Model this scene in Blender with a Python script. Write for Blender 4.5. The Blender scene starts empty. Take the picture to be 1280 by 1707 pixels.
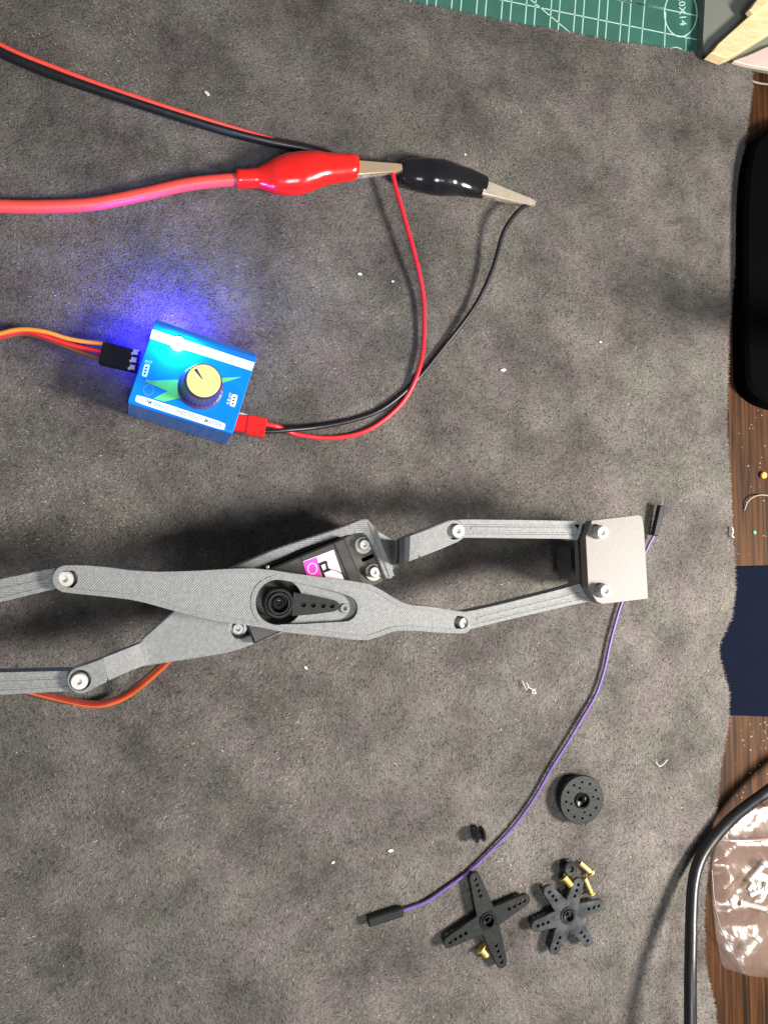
import bpy, bmesh, math, random
import numpy as np
from mathutils import Vector, Matrix
from mathutils.geometry import tessellate_polygon, delaunay_2d_cdt
random.seed(7); RNG = np.random.default_rng(7)
S = bpy.context.scene
COL = S.collection
MM = 0.001
# ------------------------------------------------------------------ camera (phone held above the bench, slightly tilted)
F = 1233.0; CX, CY = 640.0, 853.5; NAD = (330.0, 915.0); H = 283.0      # px focal length, nadir pixel, height in mm
_down = Vector(((NAD[0]-CX)/F, -(NAD[1]-CY)/F, -1)).normalized()
_Z = -_down
_X = (Vector((1,0,0)) - _Z*_Z.x).normalized()
_Y = _Z.cross(_X)
R = Matrix((_X, _Y, _Z))                 # camera space -> world
CAM = Vector((0,0,H))
def W(px, py, z=0.0):
    d = R @ Vector(((px-CX)/F, -(py-CY)/F, -1))
    t = (z-H)/d.z
    return CAM + d*t
def W2(px, py, z=0.0):
    p = W(px, py, z); return (p.x, p.y)
_m = R.to_4x4(); _m.translation = CAM*MM
cd = bpy.data.cameras.new('camera'); cam = bpy.data.objects.new('camera', cd); COL.objects.link(cam)
cam.matrix_world = _m
cd.sensor_fit = 'VERTICAL'; cd.sensor_height = 24.0; cd.lens = 24.0*F/1707.0
cd.clip_start = 0.005; cd.clip_end = 20
S.camera = cam
# ------------------------------------------------------------------ light
S.view_settings.view_transform = 'Standard'; S.view_settings.look = 'None'
S.view_settings.exposure = 0.0; S.view_settings.gamma = 1.0
wd = bpy.data.worlds.new('World'); S.world = wd; wd.use_nodes = True
wd.node_tree.nodes['Background'].inputs[0].default_value = (0.93, 0.96, 1.0, 1)
wd.node_tree.nodes['Background'].inputs[1].default_value = 0.18
def lamp(name, loc, target, size, power, color):
    l = bpy.data.lights.new(name, 'AREA'); l.shape = 'DISK'; l.size = size*MM; l.energy = power; l.color = color
    o = bpy.data.objects.new(name, l); COL.objects.link(o)
    o.location = Vector(loc)*MM
    o.rotation_euler = (Vector(target)-Vector(loc)).to_track_quat('-Z', 'Y').to_euler()
    return o
lamp('desk_lamp_light', (430, -75, 350), (110, -40, 0), 110, 6.2, (1.0, 0.935, 0.86))
lamp('ceiling_light', (60, -290, 700), (40, 0, 0), 230, 3.1, (0.94, 0.97, 1.0))
S.cycles.max_bounces = 6
# ------------------------------------------------------------------ materials
def nd(nt, t, **kw):
    n = nt.nodes.new(t)
    for k, v in kw.items(): setattr(n, k, v)
    return n
def lin(c):
    return tuple(((x/255)/12.92 if x/255 <= 0.04045 else ((x/255+0.055)/1.055)**2.4) for x in c)
MATS = {}
def mat(name, col, rough=0.5, metal=0.0, bump=None, var=0.12, vscale=300, spec=0.5, col2=None, coat=0.0, emit=None, dirt=0.0, stretch=None, sheen=0):
    m = bpy.data.materials.new(name); m.use_nodes = True; nt = m.node_tree
    b = nt.nodes['Principled BSDF']
    tc = nd(nt, 'ShaderNodeTexCoord'); mp = nd(nt, 'ShaderNodeMapping'); nt.links.new(tc.outputs['Object'], mp.inputs[0])
    if stretch: mp.inputs['Scale'].default_value = stretch
    no = nd(nt, 'ShaderNodeTexNoise'); no.inputs['Scale'].default_value = vscale; no.inputs['Detail'].default_value = 5
    nt.links.new(mp.outputs[0], no.inputs['Vector'])
    mr = nd(nt, 'ShaderNodeMapRange'); mr.inputs['From Min'].default_value = 0.3; mr.inputs['From Max'].default_value = 0.7
    nt.links.new(no.outputs['Fac'], mr.inputs['Value'])
    mx = nd(nt, 'ShaderNodeMix', data_type='RGBA')
    c2 = col2 if col2 else tuple(min(1, x*(1+var)) for x in col); c1 = col if col2 else tuple(x*(1-var) for x in col)
    mx.inputs[6].default_value = (*c1, 1); mx.inputs[7].default_value = (*c2, 1)
    nt.links.new(mr.outputs[0], mx.inputs[0]); nt.links.new(mx.outputs[2], b.inputs['Base Color'])
    rr = nd(nt, 'ShaderNodeMapRange'); rr.inputs['To Min'].default_value = max(0.02, rough-0.08); rr.inputs['To Max'].default_value = min(1, rough+0.1)
    nt.links.new(no.outputs['Fac'], rr.inputs['Value']); nt.links.new(rr.outputs[0], b.inputs['Roughness'])
    b.inputs['Metallic'].default_value = metal; b.inputs['Specular IOR Level'].default_value = spec
    b.inputs['Coat Weight'].default_value = coat; b.inputs['Coat Roughness'].default_value = 0.12
    if sheen: b.inputs['Sheen Weight'].default_value = sheen
    if emit:
        b.inputs['Emission Color'].default_value = (*emit[0], 1); b.inputs['Emission Strength'].default_value = emit[1]
    if bump:
        n2 = nd(nt, 'ShaderNodeTexNoise'); n2.inputs['Scale'].default_value = bump[0]; n2.inputs['Detail'].default_value = 3
        nt.links.new(mp.outputs[0], n2.inputs['Vector'])
        bp = nd(nt, 'ShaderNodeBump'); bp.inputs['Strength'].default_value = bump[1]; bp.inputs['Distance'].default_value = 0.0003
        nt.links.new(n2.outputs['Fac'], bp.inputs['Height']); nt.links.new(bp.outputs[0], b.inputs['Normal'])
    MATS[name] = m
    return m
def print_mat(name, col, ang, pitch=0.9, st=0.5):
    """grey printed plastic: fine extruded lines laid at an angle, slight sheen"""
    m = mat(name, col, 0.5, 0.12, None, 0.16, 900); nt = m.node_tree; b = nt.nodes['Principled BSDF']
    tc = nd(nt, 'ShaderNodeTexCoord'); mp = nd(nt, 'ShaderNodeMapping'); mp.inputs['Rotation'].default_value = (0, 0, ang)
    nt.links.new(tc.outputs['Object'], mp.inputs[0])
    wv = nd(nt, 'ShaderNodeTexWave'); wv.inputs['Scale'].default_value = 1000/pitch/3.18; wv.inputs['Distortion'].default_value = 1.2
    wv.inputs['Detail'].default_value = 2; wv.inputs['Detail Scale'].default_value = 3
    nt.links.new(mp.outputs[0], wv.inputs['Vector'])
    no = nd(nt, 'ShaderNodeTexNoise'); no.inputs['Scale'].default_value = 2200; nt.links.new(tc.outputs['Object'], no.inputs['Vector'])
    mx = nd(nt, 'ShaderNodeMath', operation='MULTIPLY_ADD'); mx.inputs[1].default_value = 1.1
    nt.links.new(no.outputs['Fac'], mx.inputs[0]); nt.links.new(wv.outputs['Fac'], mx.inputs[2])
    bp = nd(nt, 'ShaderNodeBump'); bp.inputs['Strength'].default_value = st; bp.inputs['Distance'].default_value = 0.00022
    nt.links.new(mx.outputs[0], bp.inputs['Height']); nt.links.new(bp.outputs[0], b.inputs['Normal'])
    return m
M_print = print_mat('grey_print', (0.235, 0.24, 0.238), 0.75, 0.6, 0.5)
M_print2 = print_mat('grey_print_rim', (0.25, 0.255, 0.252), 1.2, 0.5, 0.5)
M_printl = print_mat('grey_print_layers', (0.25, 0.255, 0.252), math.pi/2, 0.65, 0.7)
M_black = mat('black_plastic', (0.013, 0.013, 0.015), 0.55, 0, (900, 0.15), 0.2, spec=0.25)
M_horn = mat('dark_nylon', (0.010, 0.011, 0.0105), 0.48, 0, (700, 0.25), 0.3, 500, spec=0.3)
M_hornl = mat('dusty_nylon', (0.034, 0.037, 0.041), 0.36, 0, (500, 0.35), 0.55, 260, spec=0.6)
M_servo = mat('servo_case', (0.028, 0.026, 0.024), 0.42, 0, (1500, 0.2), 0.2, spec=0.6)
M_steel = mat('bright_steel', (0.85, 0.84, 0.80), 0.3, 0.7, (1500, 0.15), 0.12)
M_steelw = mat('nickel_screw', (0.60, 0.58, 0.545), 0.42, 0.35, (1500, 0.2), 0.12)
M_tin = mat('plated_jaw', (0.36, 0.33, 0.28), 0.45, 0.4, (900, 0.3), 0.2, 400, col2=(0.46, 0.30, 0.14))
M_brass = mat('brass', (0.98, 0.70, 0.20), 0.3, 0.65, (1200, 0.12), 0.15)
M_redboot = mat('red_vinyl', (0.72, 0.015, 0.012), 0.22, 0, (150, 0.25), 0.08, 120, coat=0.3)
M_redcab = mat('red_silicone', (0.82, 0.075, 0.055), 0.42, 0, (400, 0.1), 0.06)
M_redwire = mat('red_wire', (0.74, 0.02, 0.03), 0.35, 0, None, 0.06)
M_blkboot = mat('black_vinyl', (0.008, 0.008, 0.010), 0.16, 0, (120, 0.3), 0.1, coat=0.4)
M_blkcab = mat('black_cable', (0.010, 0.010, 0.012), 0.36, 0, (300, 0.15), 0.15)
M_purple = mat('purple_wire', (0.125, 0.068, 0.29), 0.4, 0, None, 0.08)
M_yellow = mat('yellow_wire', (0.70, 0.27, 0.04), 0.4, 0, None, 0.06)
M_orange = mat('orange_wire', (0.62, 0.11, 0.02), 0.4, 0, None, 0.06)
M_brown = mat('brown_wire', (0.16, 0.06, 0.03), 0.4, 0, None, 0.06)
M_blue = mat('blue_shell', (0.0, 0.20, 0.85), 0.25, 0, (60, 0.08), 0.05, 80, coat=0.3)
M_bluedk = mat('navy_case', (0.0022, 0.004, 0.012), 0.9, 0, (900, 0.5), 0.25, 200, spec=0.08)
M_white = mat('white_print', (0.80, 0.86, 0.88), 0.4, 0, None, 0.04)
M_strip = mat('white_window', (0.86, 0.90, 0.92), 0.25, 0, None, 0.03, emit=((0.55, 0.75, 1.0), 0.35))
M_led = mat('blue_led', (0.5, 0.7, 1.0), 0.3, 0, None, 0.02, emit=((0.25, 0.45, 1.0), 9))
M_leakb = mat('deep_blue_leak', (0.02, 0.03, 1.0), 0.3, 0, None, 0.02, emit=((0.01, 0.01, 1.0), 5))  # glow of the added blocks that stand for leaking LED light
M_green = mat('green_print', (0.13, 0.55, 0.16), 0.4, 0, None, 0.06)
M_ink = mat('grey_ink', (0.16, 0.24, 0.28), 0.5, 0, None, 0.05)
M_inkdk = mat('dark_ink', (0.02, 0.03, 0.12), 0.5, 0, None, 0.05)
M_knob = mat('knob_side', (0.06, 0.035, 0.16), 0.4, 0, None, 0.1)
M_cap = mat('yellow_cap', (0.93, 0.80, 0.26), 0.45, 0, None, 0.04)
M_mag = mat('magenta_label', (0.75, 0.07, 0.52), 0.3, 0, None, 0.1, 400)
M_lbl = mat('pink_white_label', (0.92, 0.74, 0.86), 0.3, 0, None, 0.08, 400)
M_mat = mat('green_vinyl', (0.035, 0.13, 0.10), 0.5, 0, (1200, 0.2), 0.12, 60)
M_mline = mat('pale_green_print', (0.42, 0.64, 0.55), 0.55, 0, None, 0.12, 500)
M_box = mat('grey_green_plastic', (0.17, 0.185, 0.155), 0.35, 0, None, 0.1, 40)
M_wstick = mat('bare_wood', (0.60, 0.44, 0.22), 0.6, 0, (400, 0.4), 0.2, 120, col2=(0.74, 0.60, 0.36), stretch=(1, 6, 1))
M_pink = mat('pink_paper', (0.52, 0.41, 0.37), 0.7, 0, (200, 0.4), 0.1, 60)
M_case = mat('black_case', (0.0012, 0.0012, 0.0012), 0.9, 0, None, 0.1, spec=0.03)
M_lint = mat('white_lint', (0.62, 0.60, 0.56), 0.6, 0, None, 0.2)
M_goldb = mat('amber_bead', (0.85, 0.48, 0.10), 0.3, 0, None, 0.1)
M_jade = mat('green_chip', (0.06, 0.35, 0.16), 0.3, 0, None, 0.1)
# bench top: dark brown wood, grain running up and down the picture
def wood():
    m = bpy.data.materials.new('dark_wood'); m.use_nodes = True; nt = m.node_tree; b = nt.nodes['Principled BSDF']
    tc = nd(nt, 'ShaderNodeTexCoord'); mp = nd(nt, 'ShaderNodeMapping'); mp.inputs['Scale'].default_value = (1, 0.035, 1)
    nt.links.new(tc.outputs['Object'], mp.inputs[0])
    n = nd(nt, 'ShaderNodeTexNoise'); n.inputs['Scale'].default_value = 600; n.inputs['Detail'].default_value = 7; n.inputs['Distortion'].default_value = 0.4
    nt.links.new(mp.outputs[0], n.inputs['Vector'])
    r = nd(nt, 'ShaderNodeValToRGB'); e = r.color_ramp.elements
    e[0].position = 0.33; e[0].color = (0.012, 0.006, 0.003, 1); e[1].position = 0.68; e[1].color = (0.078, 0.031, 0.009, 1)
    nt.links.new(n.outputs['Fac'], r.inputs[0]); nt.links.new(r.outputs[0], b.inputs['Base Color'])
    b.inputs['Roughness'].default_value = 0.6; b.inputs['Specular IOR Level'].default_value = 0.12
    bp = nd(nt, 'ShaderNodeBump'); bp.inputs['Strength'].default_value = 0.25; bp.inputs['Distance'].default_value = 0.0003
    nt.links.new(n.outputs['Fac'], bp.inputs['Height']); nt.links.new(bp.outputs[0], b.inputs['Normal'])
    return m
M_wood = wood()
def fabric(name, fibre):
    """dark grey plush: soft cloudy patches of greenish and purplish grey; fibres add their own tint"""
    m = bpy.data.materials.new(name); m.use_nodes = True; nt = m.node_tree; b = nt.nodes['Principled BSDF']
    L = nt.links.new
    geo = nd(nt, 'ShaderNodeNewGeometry')
    n1 = nd(nt, 'ShaderNodeTexNoise'); n1.inputs['Scale'].default_value = 45; n1.inputs['Detail'].default_value = 6; n1.inputs['Roughness'].default_value = 0.6
    L(geo.outputs['Position'], n1.inputs['Vector'])
    r1 = nd(nt, 'ShaderNodeValToRGB'); e = r1.color_ramp.elements
    e[0].position = 0.36; e[0].color = (0.122, 0.104, 0.099, 1); e[1].position = 0.64; e[1].color = (0.112, 0.107, 0.092, 1)
    L(n1.outputs['Fac'], r1.inputs[0])
    n2 = nd(nt, 'ShaderNodeTexNoise'); n2.inputs['Scale'].default_value = 30; n2.inputs['Detail'].default_value = 8; n2.inputs['Roughness'].default_value = 0.7
    L(geo.outputs['Position'], n2.inputs['Vector'])
    mr = nd(nt, 'ShaderNodeMapRange'); mr.inputs['From Min'].default_value = 0.32; mr.inputs['From Max'].default_value = 0.68
    mr.inputs['To Min'].default_value = 0.48; mr.inputs['To Max'].default_value = 1.52
    L(n2.outputs['Fac'], mr.inputs['Value'])
    v = nd(nt, 'ShaderNodeVectorMath', operation='SCALE'); L(r1.outputs[0], v.inputs[0]); L(mr.outputs[0], v.inputs['Scale'])
    out = v.outputs[0]
    if fibre:
        at = nd(nt, 'ShaderNodeAttribute', attribute_name='tint')
        v2 = nd(nt, 'ShaderNodeVectorMath', operation='SCALE'); L(out, v2.inputs[0]); L(at.outputs['Fac'], v2.inputs['Scale']); out = v2.outputs[0]
    L(out, b.inputs['Base Color'])
    b.inputs['Roughness'].default_value = 0.85; b.inputs['Specular IOR Level'].default_value = 0.25
    if not fibre:
        n3 = nd(nt, 'ShaderNodeTexNoise'); n3.inputs['Scale'].default_value = 1300; n3.inputs['Detail'].default_value = 3
        L(geo.outputs['Position'], n3.inputs['Vector'])
        bp = nd(nt, 'ShaderNodeBump'); bp.inputs['Strength'].default_value = 0.9; bp.inputs['Distance'].default_value = 0.0008
        L(n3.outputs['Fac'], bp.inputs['Height']); L(bp.outputs[0], b.inputs['Normal'])
    return m
M_fab = fabric('grey_plush', False); M_nap = fabric('grey_plush_pile', True)
def bagmat():
    m = bpy.data.materials.new('clear_film'); m.use_nodes = True; nt = m.node_tree; nt.nodes.remove(nt.nodes['Principled BSDF'])
    o = nt.nodes['Material Output']; L = nt.links.new
    t = nd(nt, 'ShaderNodeBsdfTransparent'); g = nd(nt, 'ShaderNodeBsdfGlossy'); g.inputs['Roughness'].default_value = 0.24; g.inputs['Color'].default_value = (1, 0.97, 0.93, 1)
    d = nd(nt, 'ShaderNodeBsdfDiffuse'); d.inputs['Color'].default_value = (0.31, 0.205, 0.165, 1)
    a = nd(nt, 'ShaderNodeMixShader'); a.inputs[0].default_value = 0.26; L(t.outputs[0], a.inputs[1]); L(d.outputs[0], a.inputs[2])
    tc = nd(nt, 'ShaderNodeTexCoord'); n = nd(nt, 'ShaderNodeTexNoise'); n.inputs['Scale'].default_value = 42; n.inputs['Detail'].default_value = 2.5; n.inputs['Distortion'].default_value = 1.5
    L(tc.outputs['Object'], n.inputs['Vector'])
    bp = nd(nt, 'ShaderNodeBump'); bp.inputs['Strength'].default_value = 0.9; bp.inputs['Distance'].default_value = 0.0022; L(n.outputs['Fac'], bp.inputs['Height'])
    L(bp.outputs[0], g.inputs['Normal'])
    x = nd(nt, 'ShaderNodeMixShader'); x.inputs[0].default_value = 0.11
    L(a.outputs[0], x.inputs[1]); L(g.outputs[0], x.inputs[2]); L(x.outputs[0], o.inputs['Surface'])
    return m
M_film = bagmat()
# ------------------------------------------------------------------ object helpers (all lengths in mm)
ORG = {}
def thing(name, label, cat, loc, group=None):
    o = bpy.data.objects.new(name, None); COL.objects.link(o); o.empty_display_size = 0.005
    o.location = Vector(loc)*MM; ORG[o.name] = Vector(loc)
    o['label'] = label; o['category'] = cat
    if group: o['group'] = group
    return o
def tag(o, label, cat, group=None):
    o['label'] = label; o['category'] = cat
    if group: o['group'] = group
    return o
class G:
    def __init__(s): s.v = []; s.f = []; s.sm = []
    def add(s, vs, fs, smooth=False):
        n = len(s.v); s.v += [tuple(v) for v in vs]; s.f += [tuple(i+n for i in f) for f in fs]; s.sm += [smooth]*len(fs)
        return s
def obj(name, g, m, parent=None, label=None):
    vs = np.array(g.v, dtype=float)
    lo, hi = vs.min(0), vs.max(0); org = Vector(((lo[0]+hi[0])/2, (lo[1]+hi[1])/2, lo[2]))
    me = bpy.data.meshes.new(name)
    me.from_pydata([tuple(v) for v in (vs-np.array(org))*MM], [], g.f)
    me.polygons.foreach_set('use_smooth', g.sm); me.materials.append(m); me.update()
    bm = bmesh.new(); bm.from_mesh(me); bmesh.ops.recalc_face_normals(bm, faces=bm.faces); bm.to_mesh(me); bm.free()
    o = bpy.data.objects.new(name, me); COL.objects.link(o)
    if parent is not None:
        o.parent = parent; o.location = (org-ORG[parent.name])*MM
    else: o.location = org*MM
    ORG[o.name] = org
    if label: o['label'] = label
    return o
def area(p): return 0.5*sum(p[i][0]*p[(i+1) % len(p)][1]-p[(i+1) % len(p)][0]*p[i][1] for i in range(len(p)))
def ccw(p): return list(p) if area(p) > 0 else list(p)[::-1]
def offset(p, d):
    """inward for positive d, polygon ccw"""
    n = len(p); out = []
    for i in range(n):
        a, b, c = Vector(p[i-1]), Vector(p[i]), Vector(p[(i+1) % n])
        e1 = (b-a).normalized() if (b-a).length > 1e-9 else Vector((1, 0)); e2 = (c-b).normalized() if (c-b).length > 1e-9 else e1
        n1 = Vector((-e1.y, e1.x)); n2 = Vector((-e2.y, e2.x)); k = n1+n2
        k = k.normalized() if k.length > 1e-6 else n1
        out.append(tuple(b + k*(d/max(0.45, k.dot(n1)))))
    return out
def chaikin(p, n=2, r=0.25):
    for _ in range(n):
        q = []
        for i in range(len(p)):
            a, b = Vector(p[i]), Vector(p[(i+1) % len(p)]); q += [tuple(a*(1-r)+b*r), tuple(a*r+b*(1-r))]
        p = q
    return p
def circ(c, r, n=28, a0=0): return [(c[0]+r*math.cos(a0+2*math.pi*i/n), c[1]+r*math.sin(a0+2*math.pi*i/n)) for i in range(n)]
def plate(g, outer, z0, z1, holes=(), bev=0.0):
    outer = ccw(outer); holes = [ccw(h)[::-1] for h in holes]
    top = offset(outer, bev) if bev else outer
    loops = [top]+holes
    flat = [p for l in loops for p in l]
    tris = tessellate_polygon([[Vector((*p, 0)) for p in l] for l in loops])
    vt = [(*p, z1) for p in flat]; flatb = [p for l in [outer]+holes for p in l]; vb = [(*p, z0) for p in flatb]
    g.add(vt, tris); g.add(vb, [t[::-1] for t in tris])
    rings = [(outer, z0), (outer, z1-bev)]+([(top, z1)] if bev else [])
    n = len(outer)
    for (A, za), (B, zb) in zip(rings, rings[1:]):
        g.add([(*p, za) for p in A]+[(*p, zb) for p in B], [(i, (i+1) % n, n+(i+1) % n, n+i) for i in range(n)])
    for h in holes:
        n = len(h)
        g.add([(*p, z0) for p in h]+[(*p, z1) for p in h], [(i, (i+1) % n, n+(i+1) % n, n+i) for i in range(n)])
    return g
def catmull(P, k=8):
    P = [Vector(p) for p in P]; Q = [P[0]*2-P[1]]+P+[P[-1]*2-P[-2]]; out = []
    for i in range(1, len(Q)-2):
        a, b, c, d = Q[i-1:i+3]
        for j in range(k):
            t = j/k
            out.append(0.5*((2*b)+(c-a)*t+(2*a-5*b+4*c-d)*t*t+(3*b-a-3*c+d)*t**3))
    out.append(Q[-2]); return out
def loft(g, rings, cap=True, smooth=True):
    n = len(rings[0]); vs = [p for r in rings for p in r]; fs = []
    for i in range(len(rings)-1):
        for j in range(n):
            fs.append((i*n+j, i*n+(j+1) % n, (i+1)*n+(j+1) % n, (i+1)*n+j))
    g.add(vs, fs, smooth)
    if cap:
        for r in (rings[0], rings[-1][::-1]): g.add(r, [tuple(range(n))])
    return g
def tube(g, path, r, n=10, flat=1.0):
    rings = []
    for i, p in enumerate(path):
        t = (path[min(i+1, len(path)-1)]-path[max(i-1, 0)]).normalized()
        s = t.cross(Vector((0, 0, 1))); s = s.normalized() if s.length > 1e-4 else Vector((1, 0, 0)); u = s.cross(t)
        rr = r(i/(len(path)-1)) if callable(r) else r
        rings.append([tuple(p+s*math.cos(a)*rr+u*math.sin(a)*rr*flat) for a in [2*math.pi*k/n for k in range(n)]])
    return loft(g, rings)
def wire(pxz, r, k=8, n=10):
    """pxz: (px, py, z of centre)"""
    return tube(G(), catmull([W(*p) for p in pxz], k), r, n)
def lathe(g, base, axis, prof, n=24, smooth=False, phase=0):
    """prof: list of (radius, height along axis)"""
    ax = Vector(axis).normalized(); s = ax.cross(Vector((0.3, 0.9, 0.1))).normalized(); u = ax.cross(s); base = Vector(base)
    rings = [[tuple(base+ax*h+(s*math.cos(a)+u*math.sin(a))*max(r, 0.001)) for a in [phase+2*math.pi*k/n for k in range(n)]] for r, h in prof]
    return loft(g, rings, True, smooth)
def obox(g, c, ux, hx, hy, z0, z1, b=0.25):
    ux = Vector(ux[:2]).normalized(); uy = Vector((-ux.y, ux.x)); c = Vector(c[:2])
    p = [tuple(c+ux*sx*hx+uy*sy*hy) for sx, sy in ((-1, -1), (1, -1), (1, 1), (-1, 1))]
    return plate(g, p, z0, z1, bev=b)
def poly(pts, z): return [W2(x, y, z) for x, y in pts]
def decal(g, pts, z, th=0.06):
    """thin printed patch given by pixel outline"""
    return plate(g, poly(pts, z), z, z+th)
def text_geo(s, O, X, Y, z, th=0.03, bold=0.0):
    """lettering fitted to the parallelogram O, O+X, O+Y (world mm)"""
    cu = bpy.data.curves.new('t', 'FONT'); cu.body = s; cu.size = 1; cu.resolution_u = 2; cu.offset = bold
    o = bpy.data.objects.new('t', cu); COL.objects.link(o); bpy.context.view_layer.update()
    me = bpy.data.meshes.new_from_object(o.evaluated_get(bpy.context.evaluated_depsgraph_get()))
    v = np.array([x.co[:2] for x in me.vertices]); lo, hi = v.min(0), v.max(0); v = (v-lo)/(hi-lo)
    g = G(); O, X, Y = Vector(O[:2]), Vector(X[:2]), Vector(Y[:2])
    vs = [(*(O+X*a+Y*b), z+th) for a, b in v]; g.add(vs, [tuple(p.vertices) for p in me.polygons])
    bpy.data.objects.remove(o); bpy.data.meshes.remove(me); return g
def grain(o, kind): o['kind'] = kind; return o
# ------------------------------------------------------------------ the bench and what covers it
g = G(); c = W(640, 853)
plate(g, [(c.x-700, c.y-600), (c.x+600, c.y-600), (c.x+600, c.y+600), (c.x-700, c.y+600)], -24, -4.0)
grain(obj('table_top', g, M_wood), 'structure')
# fabric: outline follows the edge seen along the top and the right, runs on past the frame elsewhere
EDGE_TOP = [(-420, -150), (200, -70), (640, 2), (690, 8), (730, 15), (790, 28), (840, 37), (890, 47), (940, 55), (990, 66), (1040, 75), (1105, 83), (1165, 94), (1210, 104), (1254, 114)]
EDGE_R = [(1255.6, 122), (1254, 148), (1245, 220), (1239, 265), (1236, 291), (1233, 361), (1226, 431), (1220, 500), (1216, 560), (1214, 620), (1212, 700), (1214.5, 760), (1220, 844), (1222, 890), (1224, 929), (1227, 979), (1220, 1030), (1207.5, 1055), (1198, 1083), (1207, 1123), (1216, 1153.6), (1216, 1185), (1214.5, 1210), (1209, 1238), (1203, 1273), (1197, 1320), (1192.6, 1359), (1186, 1400), (1179.5, 1456), (1175, 1500), (1174, 1548), (1177, 1613), (1190, 1670), (1199, 1720), (1205, 1900), (1190, 2150)]
out_px = EDGE_TOP+EDGE_R+[(-420, 2150)]
FPOLY = []
pp = poly(out_px, -1.0)
for i, a in enumerate(pp):                       # subdivide the outline and make it slightly ragged
    b = pp[(i+1) % len(pp)]; L_ = math.dist(a, b); n = max(1, int(L_/2.5))
    for k in range(n):
        t = k/n; r = 0.22 if L_ < 60 else 0
        FPOLY.append((a[0]*(1-t)+b[0]*t+random.uniform(-r, r), a[1]*(1-t)+b[1]*t+random.uniform(-r, r)))
FPOLY = ccw(FPOLY)
RE = np.array(poly(EDGE_R, -1.0))
def fab_z(x, y):
    x = np.asarray(x, float); y = np.asarray(y, float)
    ex = np.interp(y, RE[::-1, 1], RE[::-1, 0])                         # x of the right edge at this y
    d = np.clip((ex-x)/28.0, 0, 1); dr = -1.5*(1-d*d*(3-2*d))
    u = 0.30*np.sin(x/23+y/41)+0.22*np.sin(y/17-x/37+1.3)+0.12*np.sin(x/9.1+y/13.7)
    ty = W(640, 480).y; cr = 0.5*np.exp(-((y-ty-6-(x+60)*0.02)/5.0)**2)*np.clip((40-x)/80, 0, 1)   # a faint old crease
    return -0.35+u*0.6*d+dr+cr*0.8
pts = [Vector(p) for p in FPOLY]; ne = len(pts)
xs = [p[0] for p in FPOLY]; ys = [p[1] for p in FPOLY]
def inside(x, y, P=np.array(FPOLY)):
    x = np.atleast_1d(x); y = np.atleast_1d(y); r = np.zeros(len(x), bool)
    for i in range(len(P)):
        x1, y1 = P[i]; x2, y2 = P[(i+1) % len(P)]
        if y1 == y2: continue
        c_ = ((y1 > y) != (y2 > y)) & (x < (x2-x1)*(y-y1)/(y2-y1)+x1); r ^= c_
    return r
gx, gy = np.meshgrid(np.arange(min(xs)+3, max(xs), 4.0), np.arange(min(ys)+3, max(ys), 4.0)); gx = gx.ravel(); gy = gy.ravel()
ins = inside(gx, gy); gx, gy = gx[ins], gy[ins]
allp = pts+[Vector((a, b)) for a, b in zip(gx, gy)]
vv, _, ff, *_r = delaunay_2d_cdt(allp, [(i, (i+1) % ne) for i in range(ne)], [], 1, 0.01)
vx = np.array([v.x for v in vv]); vy = np.array([v.y for v in vv]); vz = fab_z(vx, vy)
g = G(); g.add(list(zip(vx, vy, vz)), [tuple(f) for f in ff], True)
bx = [p[0] for p in FPOLY]; by = [p[1] for p in FPOLY]; bz = fab_z(bx, by); n = ne
g.add(list(zip(bx, by, bz))+list(zip(bx, by, bz-1.1)), [(i, (i+1) % n, n+(i+1) % n, n+i) for i in range(n)])
me_keep = g
fab = thing('fabric_mat', 'dark grey plush fabric sheet with a ragged cut edge covering most of the bench', 'fabric mat', (W(600, 850).x, W(600, 850).y, -1.5))
fo = obj('fabric', g, M_fab, fab)
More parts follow.
